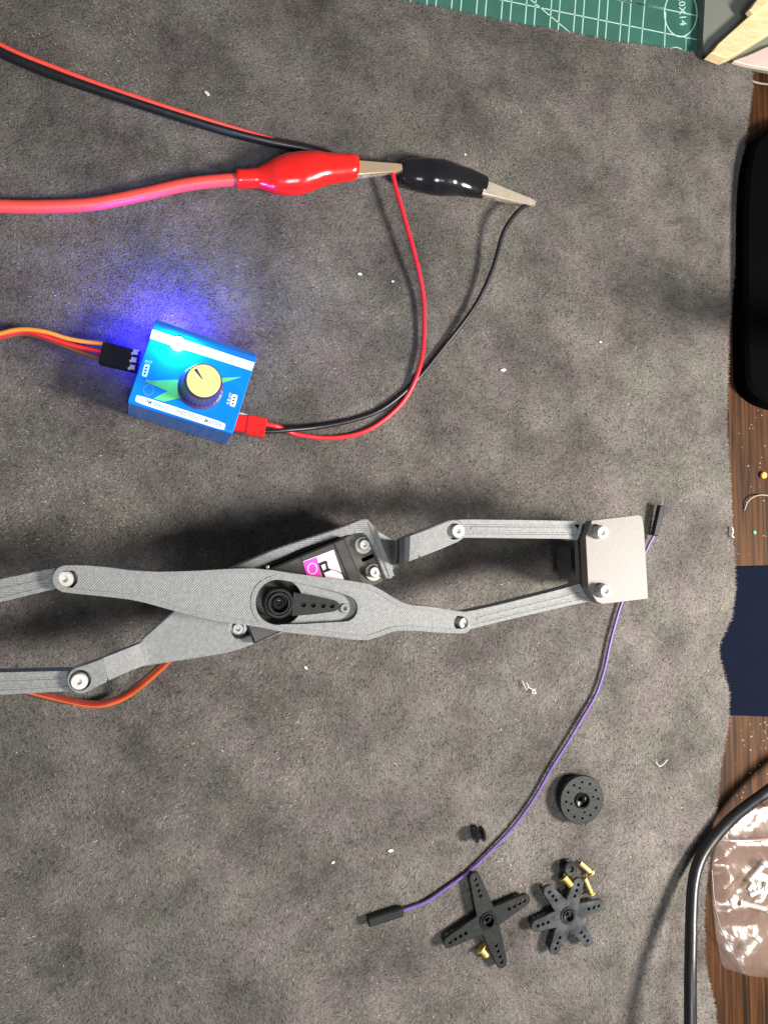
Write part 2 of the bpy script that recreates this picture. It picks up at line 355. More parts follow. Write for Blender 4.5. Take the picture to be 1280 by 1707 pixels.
# the pile: fine short fibres lying in soft swirls
def make_pile(N):
    x0, y1 = W2(-60, -60); x1, y0 = W2(1290, 1780); y1 = max(y1, W2(1290, -60)[1]); y0 = min(y0, W2(-60, 1780)[1])
    X = RNG.uniform(min(x0, W2(-60, 1780)[0]), x1+8, N); Y = RNG.uniform(y0, y1, N)
    k = np.zeros(N, bool)
    for i in range(0, N, 60000): k[i:i+60000] = inside(X[i:i+60000], Y[i:i+60000])
    X, Y = X[k], Y[k]; n0 = len(X)
    # extra fringe along the cut edge
    P = np.array(FPOLY); Q = np.roll(P, -1, 0); seg = np.linalg.norm(Q-P, axis=1); sel = seg < 20
    P, Q, seg = P[sel], Q[sel], seg[sel]; nf = int(seg.sum()*9); idx = RNG.choice(len(P), nf, p=seg/seg.sum()); t = RNG.uniform(0, 1, nf)[:, None]
    E = P[idx]*(1-t)+Q[idx]*t; dn = (Q-P)[idx]; dn = np.stack([dn[:, 1], -dn[:, 0]], 1)/seg[idx][:, None]
    X = np.concatenate([X, E[:, 0]-dn[:, 0]*0.3]); Y = np.concatenate([Y, E[:, 1]-dn[:, 1]*0.3])
    sw = 1.1*np.sin(X/19+Y/33)+0.9*np.sin(Y/23-X/29+2)+0.6*np.sin(X/7+Y/5)
    A = -1.9+0.8*sw+RNG.normal(0, 0.7, len(X))
    A[n0:] = np.arctan2(dn[:, 1], dn[:, 0])+RNG.normal(0, 0.5, nf)
    L = RNG.uniform(0.6, 1.8, len(X)); L[n0:] = RNG.uniform(0.6, 1.9, nf)**1.0
    up = RNG.uniform(0.1, 0.62, len(X)); up[n0:] = RNG.uniform(-0.1, 0.25, nf)
    wd_ = RNG.uniform(0.07, 0.16, len(X)); Z = fab_z(X, Y)-0.05
    dx, dy = np.cos(A), np.sin(A)
    V = np.empty((len(X), 3, 3))
    V[:, 0] = np.stack([X-dy*wd_, Y+dx*wd_, Z], 1); V[:, 1] = np.stack([X+dy*wd_, Y-dx*wd_, Z], 1)
    V[:, 2] = np.stack([X+dx*L, Y+dy*L, Z+up*L+0.08], 1)
    me = bpy.data.meshes.new('pile'); nT = len(X); V = V.reshape(-1, 3)*MM
    me.vertices.add(nT*3); me.vertices.foreach_set('co', V.ravel()); me.loops.add(nT*3); me.loops.foreach_set('vertex_index', np.arange(nT*3, dtype=np.int32))
    me.polygons.add(nT); me.polygons.foreach_set('loop_start', np.arange(0, nT*3, 3, dtype=np.int32)); me.update(calc_edges=True)
    tint = np.clip(RNG.normal(1.10, 0.58, nT), 0.22, 3.1); w = RNG.uniform(0, 1, nT) < 0.006; tint[w] = RNG.uniform(2.5, 5, w.sum())
    at = me.attributes.new('tint', 'FLOAT', 'FACE'); at.data.foreach_set('value', tint)
    me.materials.append(M_nap)
    o = bpy.data.objects.new('pile', me); COL.objects.link(o); o.parent = fab; o.location = -ORG[fab.name]*MM; o['kind'] = 'stuff'
    return o
make_pile(380000)
# cutting mat under the fabric
cm = thing('cutting_mat', 'green cutting mat with pale grid lines, half hidden under the grey fabric', 'cutting mat', (*W2(900, 20, -3), -4.0))
cmz = -2.45
g = G(); cmo = [(500, -420), (1178, -420), (1172, 140), (1150, 210), (560, 120)]
plate(g, chaikin(poly(cmo, cmz), 1, 0.06), -4.0, cmz, bev=0.2); obj('mat_sheet', g, M_mat, cm)
def ln(g, a, b, w, z):
    A, B = Vector(W2(*a, z)), Vector(W2(*b, z)); d = (B-A).normalized(); s = Vector((-d.y, d.x))*w/2
    g.add([(*(A+s), z), (*(B+s), z), (*(B-s), z), (*(A-s), z)], [(0, 1, 2, 3)])
g = G(); zl = cmz+0.03
for x in (664, 682.5, 710, 725, 751, 766.5, 792.5, 807.5, 834, 849, 874, 889, 915, 929, 954.5, 969, 994, 1008, 1031.5, 1046, 1071.5):
    y1 = 0.2*(x-640)+12; xa = x
    ln(g, (xa+26, -300), (xa-5, y1+60 if x < 1065 else 100), 0.5, zl)
ln(g, (1109, 20), (1105, 140), 0.5, zl); ln(g, (1143, 60), (1141, 130), 0.34, zl)
for (a, b) in (((700, -28), (1170, 68)), ((700, -68), (1170, 28)), ((1030, 0), (1110, 15))): ln(g, a, b, 0.5, zl)
ln(g, (885, 0), (952, 56), 0.5, zl); ln(g, (800, -71), (885, 0), 0.5, zl)
obj('grid_print', g, M_mline, cm)
def ring_geo(px, py, rx, ry, w, z, n=48):
    g = G(); vs = []
    for i in range(n):
        a = 2*math.pi*i/n
        for k in (-1, 1): vs.append(tuple(W(px+(rx+k*w)*math.cos(a), py+(ry+k*w)*math.sin(a), z)))
    g.add(vs, [(2*i, 2*i+1, (2*i+3) % (2*n), (2*i+2) % (2*n)) for i in range(n)]); return g
obj('ring_print', ring_geo(1134, 22, 27, 39, 1.0, zl+0.02), M_mline, cm)
obj('ring_print', ring_geo(1125, 95, 17, 16, 0.9, zl+0.02), M_mline, cm)
O = W2(1130, -7, zl); X = Vector(W2(1133, 43, zl))-Vector(O); Y = Vector(W2(1141, -8, zl))-Vector(O)
obj('size_lettering', text_geo('20X14', O, X, Y, zl, 0.02, 0.01), M_mline, cm)
# storage box, wood strips and paper in the top right corner
bz = 2.6
bx_ = thing('storage_box', 'grey green plastic box with a rounded corner standing at the end of the cutting mat', 'box', (*W2(1230, 40, 0), -2.4))
bo = [(1177, -230), (1176, 0), (1173, 60), (1173, 76), (1178, 87), (1190, 92), (1230, 100), (1420, 138), (1420, -230)]
P = ccw(poly(bo, bz)); g = G(); plate(g, P, -2.4, bz-1.2, bev=0.4); obj('box_body', g, M_box, bx_)
g = G(); plate(g, offset(P, -0.5), bz-1.2, bz, [offset(P, 1.3)], bev=0.0); obj('lid_rim', g, M_box, bx_)
g = G(); plate(g, offset(P, 1.35), bz-1.2, bz-0.3, bev=0.2); obj('lid', g, M_box, bx_)
def stick(ptsA, z0, z1, name, label, cat, m):
    g = G(); plate(g, chaikin(poly(ptsA, z1), 1, 0.12), z0, z1, bev=0.4); return tag(obj(name, g, m), label, cat)
stick([(1181, 86), (1213, 98), (1330, 25), (1310, -30)], bz+0.05, bz+5.0, 'wood_strip', 'pale bare wood strip with a rounded end lying across the corner of the grey box', 'wood strip', M_wstick)
stick([(1248, 14), (1256, 24), (1340, -45), (1325, -75)], bz+5.1, bz+8, 'wood_strip', 'smaller pale wood strip lying above the long one in the very corner', 'wood strip', M_wstick)
stick([(1220, 101), (1246, 108), (1330, 122), (1330, 70), (1280, 76), (1250, 90)], bz+0.05, bz+2, 'folded_paper', 'pinkish folded paper lying on the box beside the wood strip', 'paper', M_pink)
g = wire([(1250, 134, -2.6), (1262, 138, -2.6), (1275, 140, -2.6), (1300, 141, -2.6)], 0.45, 6, 8)
tag(obj('pale_string', g, mat('pale_cord', (0.25, 0.23, 0.2), 0.4)), 'thin pale string on the bench just below the storage box', 'string')
# black case, and an unseen bar added to cast a soft shadow on the fabric
bc = thing('black_case', 'black rounded case at the right edge of the bench with an added unseen bar that casts a shadow', 'case', (*W2(1300, 400, 0), -4))
zc = 5
g = G(); plate(g, chaikin(poly([(1262, 215), (1243, 300), (1243, 560), (1247, 668), (1420, 700), (1420, 170)], zc), 3, 0.2), -4, zc, bev=1.5); obj('case_body', g, M_case, bc)
A = W(1540, 590, 60); B = W(1450, 570, 62)
g = G(); tube(g, catmull([W(1400, 610, zc-2), W(1530, 610, 46), (A+Vector((6, 0, 0))), B, B+(B-A)*0.3], 8), 6.5, 14); obj('shadow_bar', g, M_case, bc)  # bar out of view, put here only for the shadow it throws
# navy pad
g = G(); plate(g, chaikin(poly([(1150, 946), (1420, 940), (1420, 1200), (1150, 1190)], -3.0), 2, 0.08), -4, -2.9, bev=0.25)
tag(obj('navy_cloth', g, M_bluedk), 'dark navy blue felt pad on the wooden bench, tucked under the fabric edge', 'pad')
# ------------------------------------------------------------------ thick black cable, bottom right
g = G()
cabp = [(1400, 1235, 8), (1340, 1272, 9), (1279, 1319, 7.5), (1242, 1346, 5), (1211, 1372.6, 3), (1182, 1406.6, 2.7), (1164, 1438, 3.6), (1155, 1475, 6), (1152, 1522, 9.5), (1151, 1574, 13), (1150, 1626, 16), (1150, 1710, 19), (1151, 1800, 20), (1151, 1900, 18), (1140, 2000, 12), (1120, 2100, 3)]
tube(g, catmull([W(*p) for p in cabp], 8), 2.45, 16)
tag(obj('power_cable', g, M_blkcab), 'thick black rubber cable arching up over the fabric edge beside the plastic bag', 'cable')
# ------------------------------------------------------------------ clear bag
bag = thing('zip_bag', 'crumpled clear zip bag of small parts on the wooden bench under the black cable', 'bag', (*W2(1250, 1500, -4), -4))
def sheet(pts_px, zt, amp, name, m, seed, step=1.6):
    P = ccw(chaikin(poly(pts_px, zt), 1, 0.1)); n = len(P); Pn = np.array(P)
    xs = np.arange(Pn[:, 0].min(), Pn[:, 0].max(), step); ys = np.arange(Pn[:, 1].min(), Pn[:, 1].max(), step)
    a, b = np.meshgrid(xs, ys); a = a.ravel(); b = b.ravel(); k = inside(a, b, np.array(offset(P, 0.8))); a, b = a[k], b[k]
    vv, _, ff, *_x = delaunay_2d_cdt([Vector(p) for p in P]+[Vector(p) for p in zip(a, b)], [(i, (i+1) % n) for i in range(n)], [], 1, 0.01)
    x = np.array([v.x for v in vv]); y = np.array([v.y for v in vv])
    rg = np.random.default_rng(seed); z = np.zeros(len(x))
    for _ in range(9):                                            # sharp folds in random directions
        t = rg.uniform(0, math.pi); w = rg.uniform(5, 16); ph = rg.uniform(0, 9)
        z += np.abs(((x*math.cos(t)+y*math.sin(t)+ph) / w) % 2 - 1)*w/16
    d = np.min(np.stack([np.hypot(x-p[0], y-p[1]) for p in P]), 0); z = (z-z.min())/(z.max()-z.min())
    z = zt+amp*z*np.clip(d/6, 0, 1)
    g = G(); g.add(list(zip(x, y, z)), [tuple(f) for f in ff], True); return obj(name, g, m, bag)
bagpx = [(1195, 1395), (1184, 1445), (1186, 1500), (1192, 1560), (1202, 1612), (1250, 1626), (1400, 1640), (1400, 1330), (1260, 1345), (1220, 1368)]
sheet(bagpx, -3.6, 7.5, 'film', M_film, 3)
sheet([(a+2, b+2) for a, b in bagpx], -3.85, 1.5, 'film_underside', M_film, 5, 3)
g = G(); tube(g, catmull([W(1192, 1398, 0.5), W(1230, 1402, 3), W(1290, 1398, 3), W(1390, 1385, 1)], 6), 0.75, 8); obj('zip_seal', g, M_film, bag)
g = G(); tube(g, catmull([W(1186, 1450, -2), W(1190, 1500, 1), W(1200, 1545, 2), W(1222, 1590, 0), W(1240, 1622, -2)], 6), 0.22, 6); obj('side_seam', g, MATS['pale_cord'], bag)
for i, (a, b, r, z) in enumerate((((1248, 1468), (1276, 1437), 1.1, 1), ((1232, 1505), (1285, 1517), 1.1, 1), ((1240, 1590), (1262, 1560), 1.6, 0))):
    g = G(); A, B = W(*a, z), W(*b, z); lathe(g, A, B-A, [(r, 0), (r, (B-A).length*0.8), (r*1.5, (B-A).length*0.82), (r*1.5, (B-A).length)], 12)
    tag(obj('metal_pin', g, M_steelw), ('slanting steel pin inside the clear bag, uppermost', 'bright steel pin inside the clear bag, in its middle', 'short steel stud inside the clear bag near its lower end')[i], 'pin', 'metal pins inside the clear bag')
g = G()
for i in range(9):
    a = random.uniform(0, 6.28); c = W(1265+random.uniform(-14, 16), 1480+random.uniform(-14, 14), 0.5); obox(g, (c.x, c.y), (math.cos(a), math.sin(a)), random.uniform(1, 2.6), random.uniform(0.5, 1.1), -1+i*0.25, 0+i*0.3, 0.1)
tag(obj('white_tag', g, M_lint), 'small heap of white plastic clips inside the clear bag', 'clips')['kind'] = 'stuff'
# ------------------------------------------------------------------ servo tester
TZ = 22.0
def PL(px, py, z): return W(px, py, z)
tester = thing('servo_tester', 'bright blue servo tester box with yellow topped knob and glowing blue light', 'servo tester', (*W2(315, 655, 0), 0))
L = [PL(213, 674, TZ), PL(254, 549, TZ)]
fl, fr = PL(213, 672, TZ), PL(388, 724, TZ)       # front top corners
sl, sr = PL(249.7, 564, TZ), PL(420.5, 618.5, TZ)   # strip front line
tl, tr = PL(254, 549, TZ-0.5), PL(425, 605, TZ-0.5)  # strip back line
bl, br = PL(260, 532, TZ-5.5), PL(428.7, 590, TZ-5.5)
fdl, fdr = PL(213, 691.5, 0.6), PL(377, 742, 0.6)
dirn = (fl-sl).normalized(); up = Vector((0, 0, 1))
def prof(a, b, c, d, e):
    r = 1.0; back = (d-c); back.z = 0; back.normalize()
    pts = [e, Vector((a.x, a.y, 0.6))*0.35+e*0.65]
    pts = [e, e+(Vector((a.x, a.y, TZ))-e)*0.5]
    for k in range(5):
        t = math.pi/2*k/4; pts.append(a+(-back)*(-(r-r*math.cos(t)))*1.0 + up*(-(r-r*math.sin(t))))
    pts += [b, c]
    for k in range(1, 6):
        t = k/6; pts.append(c.lerp(d, t)+up*(1.0*math.sin(math.pi*t)))
    pts += [d, Vector((d.x, d.y, 10))+back*0.3, Vector((d.x, d.y, 0.6))]
    return pts
PLf, PRt = prof(fl, sl, tl, bl, fdl), prof(fr, sr, tr, br, fdr)
cc_ = sum(PLf+PRt, Vector())/len(PLf+PRt)
g = G(); n = len(PLf)
def lerp_ring(t): return [tuple(a.lerp(b, t)) for a, b in zip(PLf, PRt)]
def inset_ring(t, k):
    r = [Vector(p) for p in lerp_ring(t)]; c = sum(r, Vector())/len(r); return [tuple(p+(c-p)*k) for p in r]
loft(g, [inset_ring(0, 0.03), lerp_ring(0.006), lerp_ring(0.5), lerp_ring(0.994), inset_ring(1, 0.03)], True, False)
obj('housing', g, M_blue, tester)
# light window strip
g = G(); e = 0.12
s4 = [sl.lerp(sr, 0.004), sl.lerp(sr, 0.996), tr.lerp(tl, 0.004), tl.lerp(tr, 0.004)]
g.add([tuple(p+up*e) for p in s4]+[tuple(p-up*0.4) for p in s4], [(0, 1, 2, 3), (0, 4, 5, 1), (1, 5, 6, 2), (2, 6, 7, 3), (3, 7, 4, 0)])
obj('light_window', g, M_strip, tester)
lc = PL(297, 573, TZ)
g = G(); lathe(g, lc+Vector((0, 0, 0.1)), (0, 0, 1), [(2.6, 0), (2.4, 0.5), (1.5, 0.95), (0.4, 1.1)], 16, True); obj('status_led', g, M_led, tester)
def pt(name, loc, r, power, color):
    l = bpy.data.lights.new(name, 'POINT'); l.shadow_soft_size = r*MM; l.energy = power; l.color = color
    o = bpy.data.objects.new(name, l); COL.objects.link(o); o.location = Vector(loc)*MM; return o
pt('status_led_light', lc+Vector((0, 0, 3.0)), 1.2, 0.075, (0.10, 0.5, 1.0))
q = bl.lerp(br, 0.22); q.z = 9
g = G(); obox(g, (q.x, q.y+0.6), (br-bl), 2.0, 0.5, 3, 5.5, 0.2); obj('rear_leak_glow', g, M_leakb, tester)  # added glowing block, stands for LED light leaking at the back edge
pt('rear_leak_light', (q.x-2, q.y+3.6, 6), 1.5, 0.16, (0.03, 0.025, 1.0))  # added point light outside the back wall for the leaked blue glow
q2 = tl.lerp(fl, 0.15); q2.z = 9
g = G(); obox(g, (q2.x-1.0, q2.y), (fl-tl), 2.0, 0.5, 8, 11, 0.2); obj('side_leak_glow', g, M_leakb, tester)  # added glowing block, stands for LED light leaking at the left port
pt('side_leak_light', (q2.x-3.4, q2.y+3, 7), 1.5, 0.06, (0.03, 0.025, 1.0))  # added point light beside the case for the leaked blue glow
# printed face
e = 0.05
def tz(pts): return [((x/5.3333)+200, (y/5.3333)+520) for x, y in pts]
g = G(); decal(g, tz([(222, 618), (522, 602), (525, 700), (560, 760), (395, 797), (300, 770), (425, 705)]), TZ, e); decal(g, tz([(905, 588), (1085, 578), (905, 632)]), TZ, e)
obj('lightning_print', g, M_green, tester)
bar = chaikin(poly(tz([(150, 733), (942, 990), (925, 1056), (135, 800)]), TZ), 2, 0.1)
g = G(); plate(g, bar, TZ, TZ+e); obj('title_bar', g, M_white, tester)
O = W2(*tz([(160, 788)])[0], TZ); X = Vector(W2(*tz([(905, 1030)])[0], TZ))-Vector(O); Y = Vector(W2(*tz([(172, 752)])[0], TZ))-Vector(O)
obj('title_lettering', text_geo('CCPM SERVO CONSISTENCY MASTER', O, X, Y, TZ+e, 0.03, 0.012), M_ink, tester)
for pts_ in ([(222, 462), (270, 470), (240, 582), (193, 568)], [(1000, 728), (1050, 742), (1022, 848), (975, 833)]):
    g = G(); plate(g, chaikin(poly(tz(pts_), TZ), 2, 0.12), TZ, TZ+e); o_ = obj('port_symbol', g, M_white, tester)
    c0 = np.mean(np.array(pts_), 0); g = G()
    for k in (-1, 0, 1):
        cx, cy = c0[0]-k*7, c0[1]+k*26; decal(g, tz([(cx-9, cy-9), (cx+10, cy-6), (cx+7, cy+9), (cx-11, cy+6)]), TZ+e, 0.03)
    obj('port_marks', g, M_inkdk, o_)
def dlet(s, a, b, c, m, name):
    O = Vector(W2(*tz([a])[0], TZ)); X = Vector(W2(*tz([b])[0], TZ))-O; Y = Vector(W2(*tz([c])[0], TZ))-O
    obj(name, text_geo(s, O, X, Y, TZ+0.02, 0.03), m, tester)
dlet('OUT', (220, 448), (285, 465), (228, 424), M_white, 'output_lettering')
dlet('4.8-6V', (968, 828), (998, 722), (944, 818), M_white, 'voltage_lettering')
dlet('SELECT', (232, 622), (330, 652), (238, 602), M_lint, 'button_lettering')
g = ring_geo(*tz([(256, 695)])[0], 8.2, 8.6, 0.5, TZ+e); obj('button_outline', g, M_ink, tester)
g = G()
for k in range(13):                                         # dial ticks round the knob
    a = math.radians(62+k*8.5); cxp, cyp = 715+205*math.cos(a)*0.93, 668+205*math.sin(a)*0.93
    decal(g, tz([(cxp-5, cyp-3), (cxp+5, cyp-3), (cxp+4, cyp+9), (cxp-4, cyp+9)]), TZ, e)
obj('dial_marks', g, M_inkdk, tester)
# knob
kb = W(*tz([(718, 672)])[0], TZ); kt = W(*tz([(745, 612)])[0], TZ+12.5); ax = kt-kb
ax = (kt-kb)
g = G(); n = 60; rings = []
for k, (r, h) in enumerate(((7.7, 0.1), (7.6, 0.8), (6.8, 1.2), (6.0, 11.8), (5.75, 12.5))):
    rings.append([tuple(kb+ax*(h/12.5)+Vector((math.cos(a), math.sin(a), 0))*(r+(0.13 if (i % 2 and 1 < k < 4) else 0))) for i, a in enumerate([2*math.pi*j/n for j in range(n)])])
loft(g, rings, True, False); kn = obj('knob', g, M_knob, tester)
g = G(); plate(g, circ(kt, 5.45, 40), kt.z-0.2, kt.z+0.25, bev=0.15); obj('knob_cap', g, M_cap, kn)
g = G(); A, B = W(*tz([(672, 508)])[0], kt.z+0.3), W(*tz([(735, 597)])[0], kt.z+0.3); d = (B-A).normalized(); s = Vector((-d.y, d.x, 0))
g.add([tuple(A+s*0.55), tuple(B+s*0.18), tuple(B-s*0.18), tuple(A-s*0.55)], [(0, 1, 2, 3)]); obj('knob_pointer', g, M_knob, kn)
# the three pin plug on the left
plug = thing('servo_plug', 'black three pin plug with yellow, red and brown wires pushed into the blue tester', 'plug', (*W2(200, 595, 5), 0))
a, b = W(168, 586, 10), W(231, 601, 10); d = b-a
c = (a+b)/2
g = G(); obox(g, c, d, d.length/2, 3.9, 5.5, 9.6, 0.4); obj('plug_body', g, M_black, plug)
dn = Vector((d.x, d.y)).normalized(); nn = Vector((-dn.y, dn.x))
for k in (-1, 0, 1):
    p = Vector((c.x, c.y))+nn*k*2.55+dn*1.5
    g = G(); obox(g, p, d, 4.4, 0.45, 9.55, 9.9, 0.1); obj('rib', g, M_black, plug)
for k in (-1, 0, 1):
    p = Vector((c.x, c.y))+nn*k*2.75+dn*4.9
    g = G(); obox(g, p, d, 0.95, 0.85, 9.5, 10.0, 0.2); lathe(g, (p.x-1, p.y-0.5, 9.7), (0, 0, 1), [(0.6, 0), (0.4, 0.5)], 8); obj('contact_pin', g, M_lint, plug)
for nm, m, pth in (('yellow_wire', M_yellow, [(176, 573, 8), (145, 570, 8.5), (112, 564, 9), (75, 553, 10), (37, 549, 10), (0, 556, 9), (-60, 575, 6)]),
                   ('red_wire', M_redwire, [(171, 586, 7.8), (131, 578, 8), (94, 567, 8.5), (67, 558, 9), (37, 553, 8.4), (0, 561, 8), (-60, 582, 5)]),
                   ('brown_wire', M_brown, [(168, 598, 7.6), (140, 589, 7.6), (100, 574, 7.5), (67, 562, 7.2), (37, 557, 7), (0, 566, 6.5), (-60, 590, 4)])):
    obj(nm, wire(pth, 0.8), m, plug)
# ------------------------------------------------------------------ red plug and the pair of wires to the clips
pig = thing('power_lead', 'red plug with thin red and black wires looping from the blue tester to the clips', 'power lead', (*W2(430, 708, 0), 0))
a, b = W(392, 703, 9), W(443, 713, 9); c = (a+b)/2; d = b-a
g = G(); obox(g, c, d, d.length/2, 3.1, 4.2, 9.2, 0.4); obox(g, b-d*0.32, d, d.length*0.31, 3.55, 3.9, 9.6, 0.4); obj('plug_body', g, M_redboot, pig)
g = G(); obox(g, W2(405, 690, 8), d, 1.7, 0.3, 7.6, 8.3, 0.08); obj('contact_pin', g, M_steelw, pig)
obj('red_wire', wire([(438, 706, 7), (462, 711, 6), (478, 718, 3.0), (500, 725, 1.4), (550, 730, 1.0), (600, 722, 1.0), (640, 700, 1.0), (675, 665, 1.2), (697, 620, 2.4), (706, 570, 2.2), (706, 500, 3), (695, 440, 5), (676, 370, 6.5), (660, 315, 7), (654, 286, 7), (652, 274, 6)], 0.9), M_redwire, pig)
obj('black_wire', wire([(438, 719, 7), (455, 719, 6.6), (480, 717, 5.5), (530, 712, 2.6), (590, 700, 1.4), (640, 680, 1.0), (690, 638, 0.9), (740, 578, 1.2), (790, 512, 3), (820, 450, 5), (836, 395, 7), (850, 368, 8), (868, 348, 8), (884, 340, 7.5)], 0.9), M_blkcab, pig)
# ------------------------------------------------------------------ clip leads
def boot(name, st, m, parent, z=None, n=20):
    """st: (x, ytop, ybottom, half height) stations"""
    g = G(); rings = []
    for i, (xa, ya, xb, yb, hh, zc) in enumerate(st):
        A, B = W(xa, ya, zc), W(xb, yb, zc); c = (A+B)/2; s = (A-B)/2
        rings.append([tuple(c+s*math.copysign(abs(math.cos(t))**0.85, math.cos(t))+Vector((0, 0, hh))*math.sin(t)) for t in [2*math.pi*k/n for k in range(n)]])
    R2 = []
    for i in range(len(rings)-1):
        for k in range(3): R2.append([tuple(Vector(a).lerp(Vector(b), k/3)) for a, b in zip(rings[i], rings[i+1])])
    R2.append(rings[-1]); loft(g, R2, True, True); return obj(name, g, m, parent)
rl = thing('red_clip_lead', 'shiny red booted crocodile clip on a thick red cable, upper left', 'test lead', (*W2(500, 290, 0), 0))
obj('cable', wire([(-120, 338, 4), (-40, 343, 4), (0, 344, 4), (60, 345, 4), (150, 341, 4.2), (230, 326, 4.5), (310, 308, 5), (370, 301, 5.5), (405, 299, 5.8)], 2.35, 8, 16), M_redcab, rl)
boot('boot', [(393, 284, 396, 314, 3.2, 6), (396, 283, 399, 314, 3.5, 6), (411, 283, 413, 313.5, 3.4, 6), (427, 281, 431, 313, 3.4, 6), (442, 273, 445, 318, 4.2, 6.2), (457, 264, 457, 322, 5.0, 6.6), (475, 257, 480, 325, 5.6, 7), (500, 254, 502, 324, 5.9, 7.2), (527, 253, 527, 315, 5.6, 7.2), (545, 256, 545, 307, 5.0, 7), (570, 257, 570, 303, 4.6, 7), (589, 258, 590, 300, 4.5, 7), (595, 262, 597, 295, 4.0, 7)], M_redboot, rl)
def jaw(parent, a, b, wa, wb, z, zt, name, m):
    """tapered folded sheet jaw: flat back with two side flanges and saw teeth"""
    A, B = W(*a, z), W(*b, zt); d = B-A; L = d.length; d.normalize(); s = Vector((-d.y, d.x, 0)).normalized(); g = G(); n = 9; hgt = 2.0
    for side in (1, -1):
        tv = []
        for k in range(n+1):
            t = k/n; w = wa*(1-t)+wb*t; p = A+(B-A)*t+s*side*w; tv.append(p)
        for k in range(n):
            p, q = tv[k], tv[k+1]; h1 = hgt*(1-k/n*0.5); mid = (p+q)/2
            g.add([tuple(p), tuple(q), tuple(q-Vector((0, 0, h1*0.7))), tuple(mid-Vector((0, 0, h1))), tuple(p-Vector((0, 0, h1*0.7)))], [(0, 1, 2, 3, 4)])
    pr = []
    for k in range(n+1):
        t = k/n; w = wa*(1-t)+wb*t; p = A+(B-A)*t
        if k == n: w *= 0.75
        pr.append([tuple(p+s*w), tuple(p+s*w*0.86+Vector((0, 0, 0.35))), tuple(p-s*w*0.86+Vector((0, 0, 0.35))), tuple(p-s*w), tuple(p-s*w*0.5-Vector((0, 0, 0.3))), tuple(p+s*w*0.5-Vector((0, 0, 0.3)))])
    loft(g, pr, True, False); return obj(name, g, m, parent)
jaw(rl, (588, 279), (670, 279), 3.1, 1.45, 8.8, 8.4, 'jaw', M_tin)
jaw(rl, (590, 284), (664, 283), 2.9, 1.2, 5.3, 6.6, 'jaw', M_tin)
g = G(); A = W(606, 290.5, 7); lathe(g, A-Vector((0, 1, 0)), (0, 1, 0), [(0.8, 0), (0.8, 1.4)], 12); obox(g, A, (1, -0.1), 1.8, 0.5, 6.2, 7.6, 0.1); obj('hinge_lug', g, M_steelw, rl)
kl = thing('black_clip_lead', 'glossy black booted crocodile clip on a black cable passing behind the red clip', 'test lead', (*W2(740, 300, 0), 0))
obj('cable', wire([(-120, 20, 2.3), (0, 85, 2.3), (94, 125, 2.3), (187, 157, 2.3), (281, 188, 2.3), (375, 217, 2.3), (450, 236, 2.2), (520, 250, 2.0), (560, 264, 1.9), (620, 282, 2.4), (672, 290, 5)], 1.85, 8, 14), M_blkcab, kl)
boot('boot', [(665, 276, 664, 292, 2.4, 5), (668, 269, 668, 305, 3.6, 5), (680, 266, 686, 315, 4.6, 5.2), (700, 265, 704, 319, 5.2, 5.6), (714, 266, 720, 323, 6.0, 6.2), (735, 268, 738, 325, 6.3, 6.4), (750, 273, 752, 325, 6.1, 6.4), (764, 277, 765, 325, 4.9, 6.2), (780, 281, 779, 327, 4.0, 6.1), (796, 288, 790, 329, 3.6, 6.1), (810, 295, 804, 330, 3.5, 6.2), (812, 298, 806, 328, 3.1, 6.2)], M_blkboot, kl)
jaw(kl, (806, 311), (892, 339), 3.1, 1.3, 8.8, 8.6, 'jaw', mat('worn_nickel', (0.44, 0.41, 0.35), 0.42, 0.4, (900, 0.3), 0.2, 500, col2=(0.56, 0.47, 0.34)))
jaw(kl, (806, 316), (885, 341), 2.8, 1.1, 5.2, 6.4, 'jaw', M_tin)
g = G(); A = W(827, 329, 7); obox(g, A, (1, -0.25), 1.9, 0.55, 6.2, 7.6, 0.1); obj('hinge_lug', g, M_steelw, kl)
tag(obj('red_wire', wire([(-120, 2, 3.6), (0, 74, 3.6), (94, 113.5, 3.6), (187, 148, 3.6), (281, 179.5, 3.6), (375, 209, 3.4), (450, 231, 3.0), (500, 243, 2.4), (545, 256, 1.2), (575, 268, 0.9)], 0.85), M_redcab), 'thin red wire running along the top of the black cable, upper left', 'wire')
# ------------------------------------------------------------------ the gripper
gr = thing('robot_gripper', 'grey printed scissor gripper with a black servo, silver screws and four finger links', 'gripper', (*W2(490, 985, 30), 0))
ZA, ZT = 39.0, 45.0
def armpoly(pts, z, n=2): return ccw(chaikin(poly(pts, z), n, 0.25))
def arc_px(cx, cy, r, a0, a1, n=9): return [(cx+r*math.cos(math.radians(a0+(a1-a0)*i/(n-1))), cy+r*math.sin(math.radians(a0+(a1-a0)*i/(n-1)))) for i in range(n)]
MPX = (W(600, 900, ZT)-W(601, 900, ZT)).length
def screw(px, py, z, rpx, parent, h=1.6, m=M_steelw, name='screw', hexs=False):
    c = W(px, py, z); r = rpx*MPX; g = G()
    prof = [(r, 0), (r, h*0.75), (r*0.86, h), (r*0.36, h), (r*0.28, h*0.7), (0.01, h*0.66)]
    lathe(g, c, (0, 0, 1), prof, 24, False)
    return obj(name, g, m, parent)
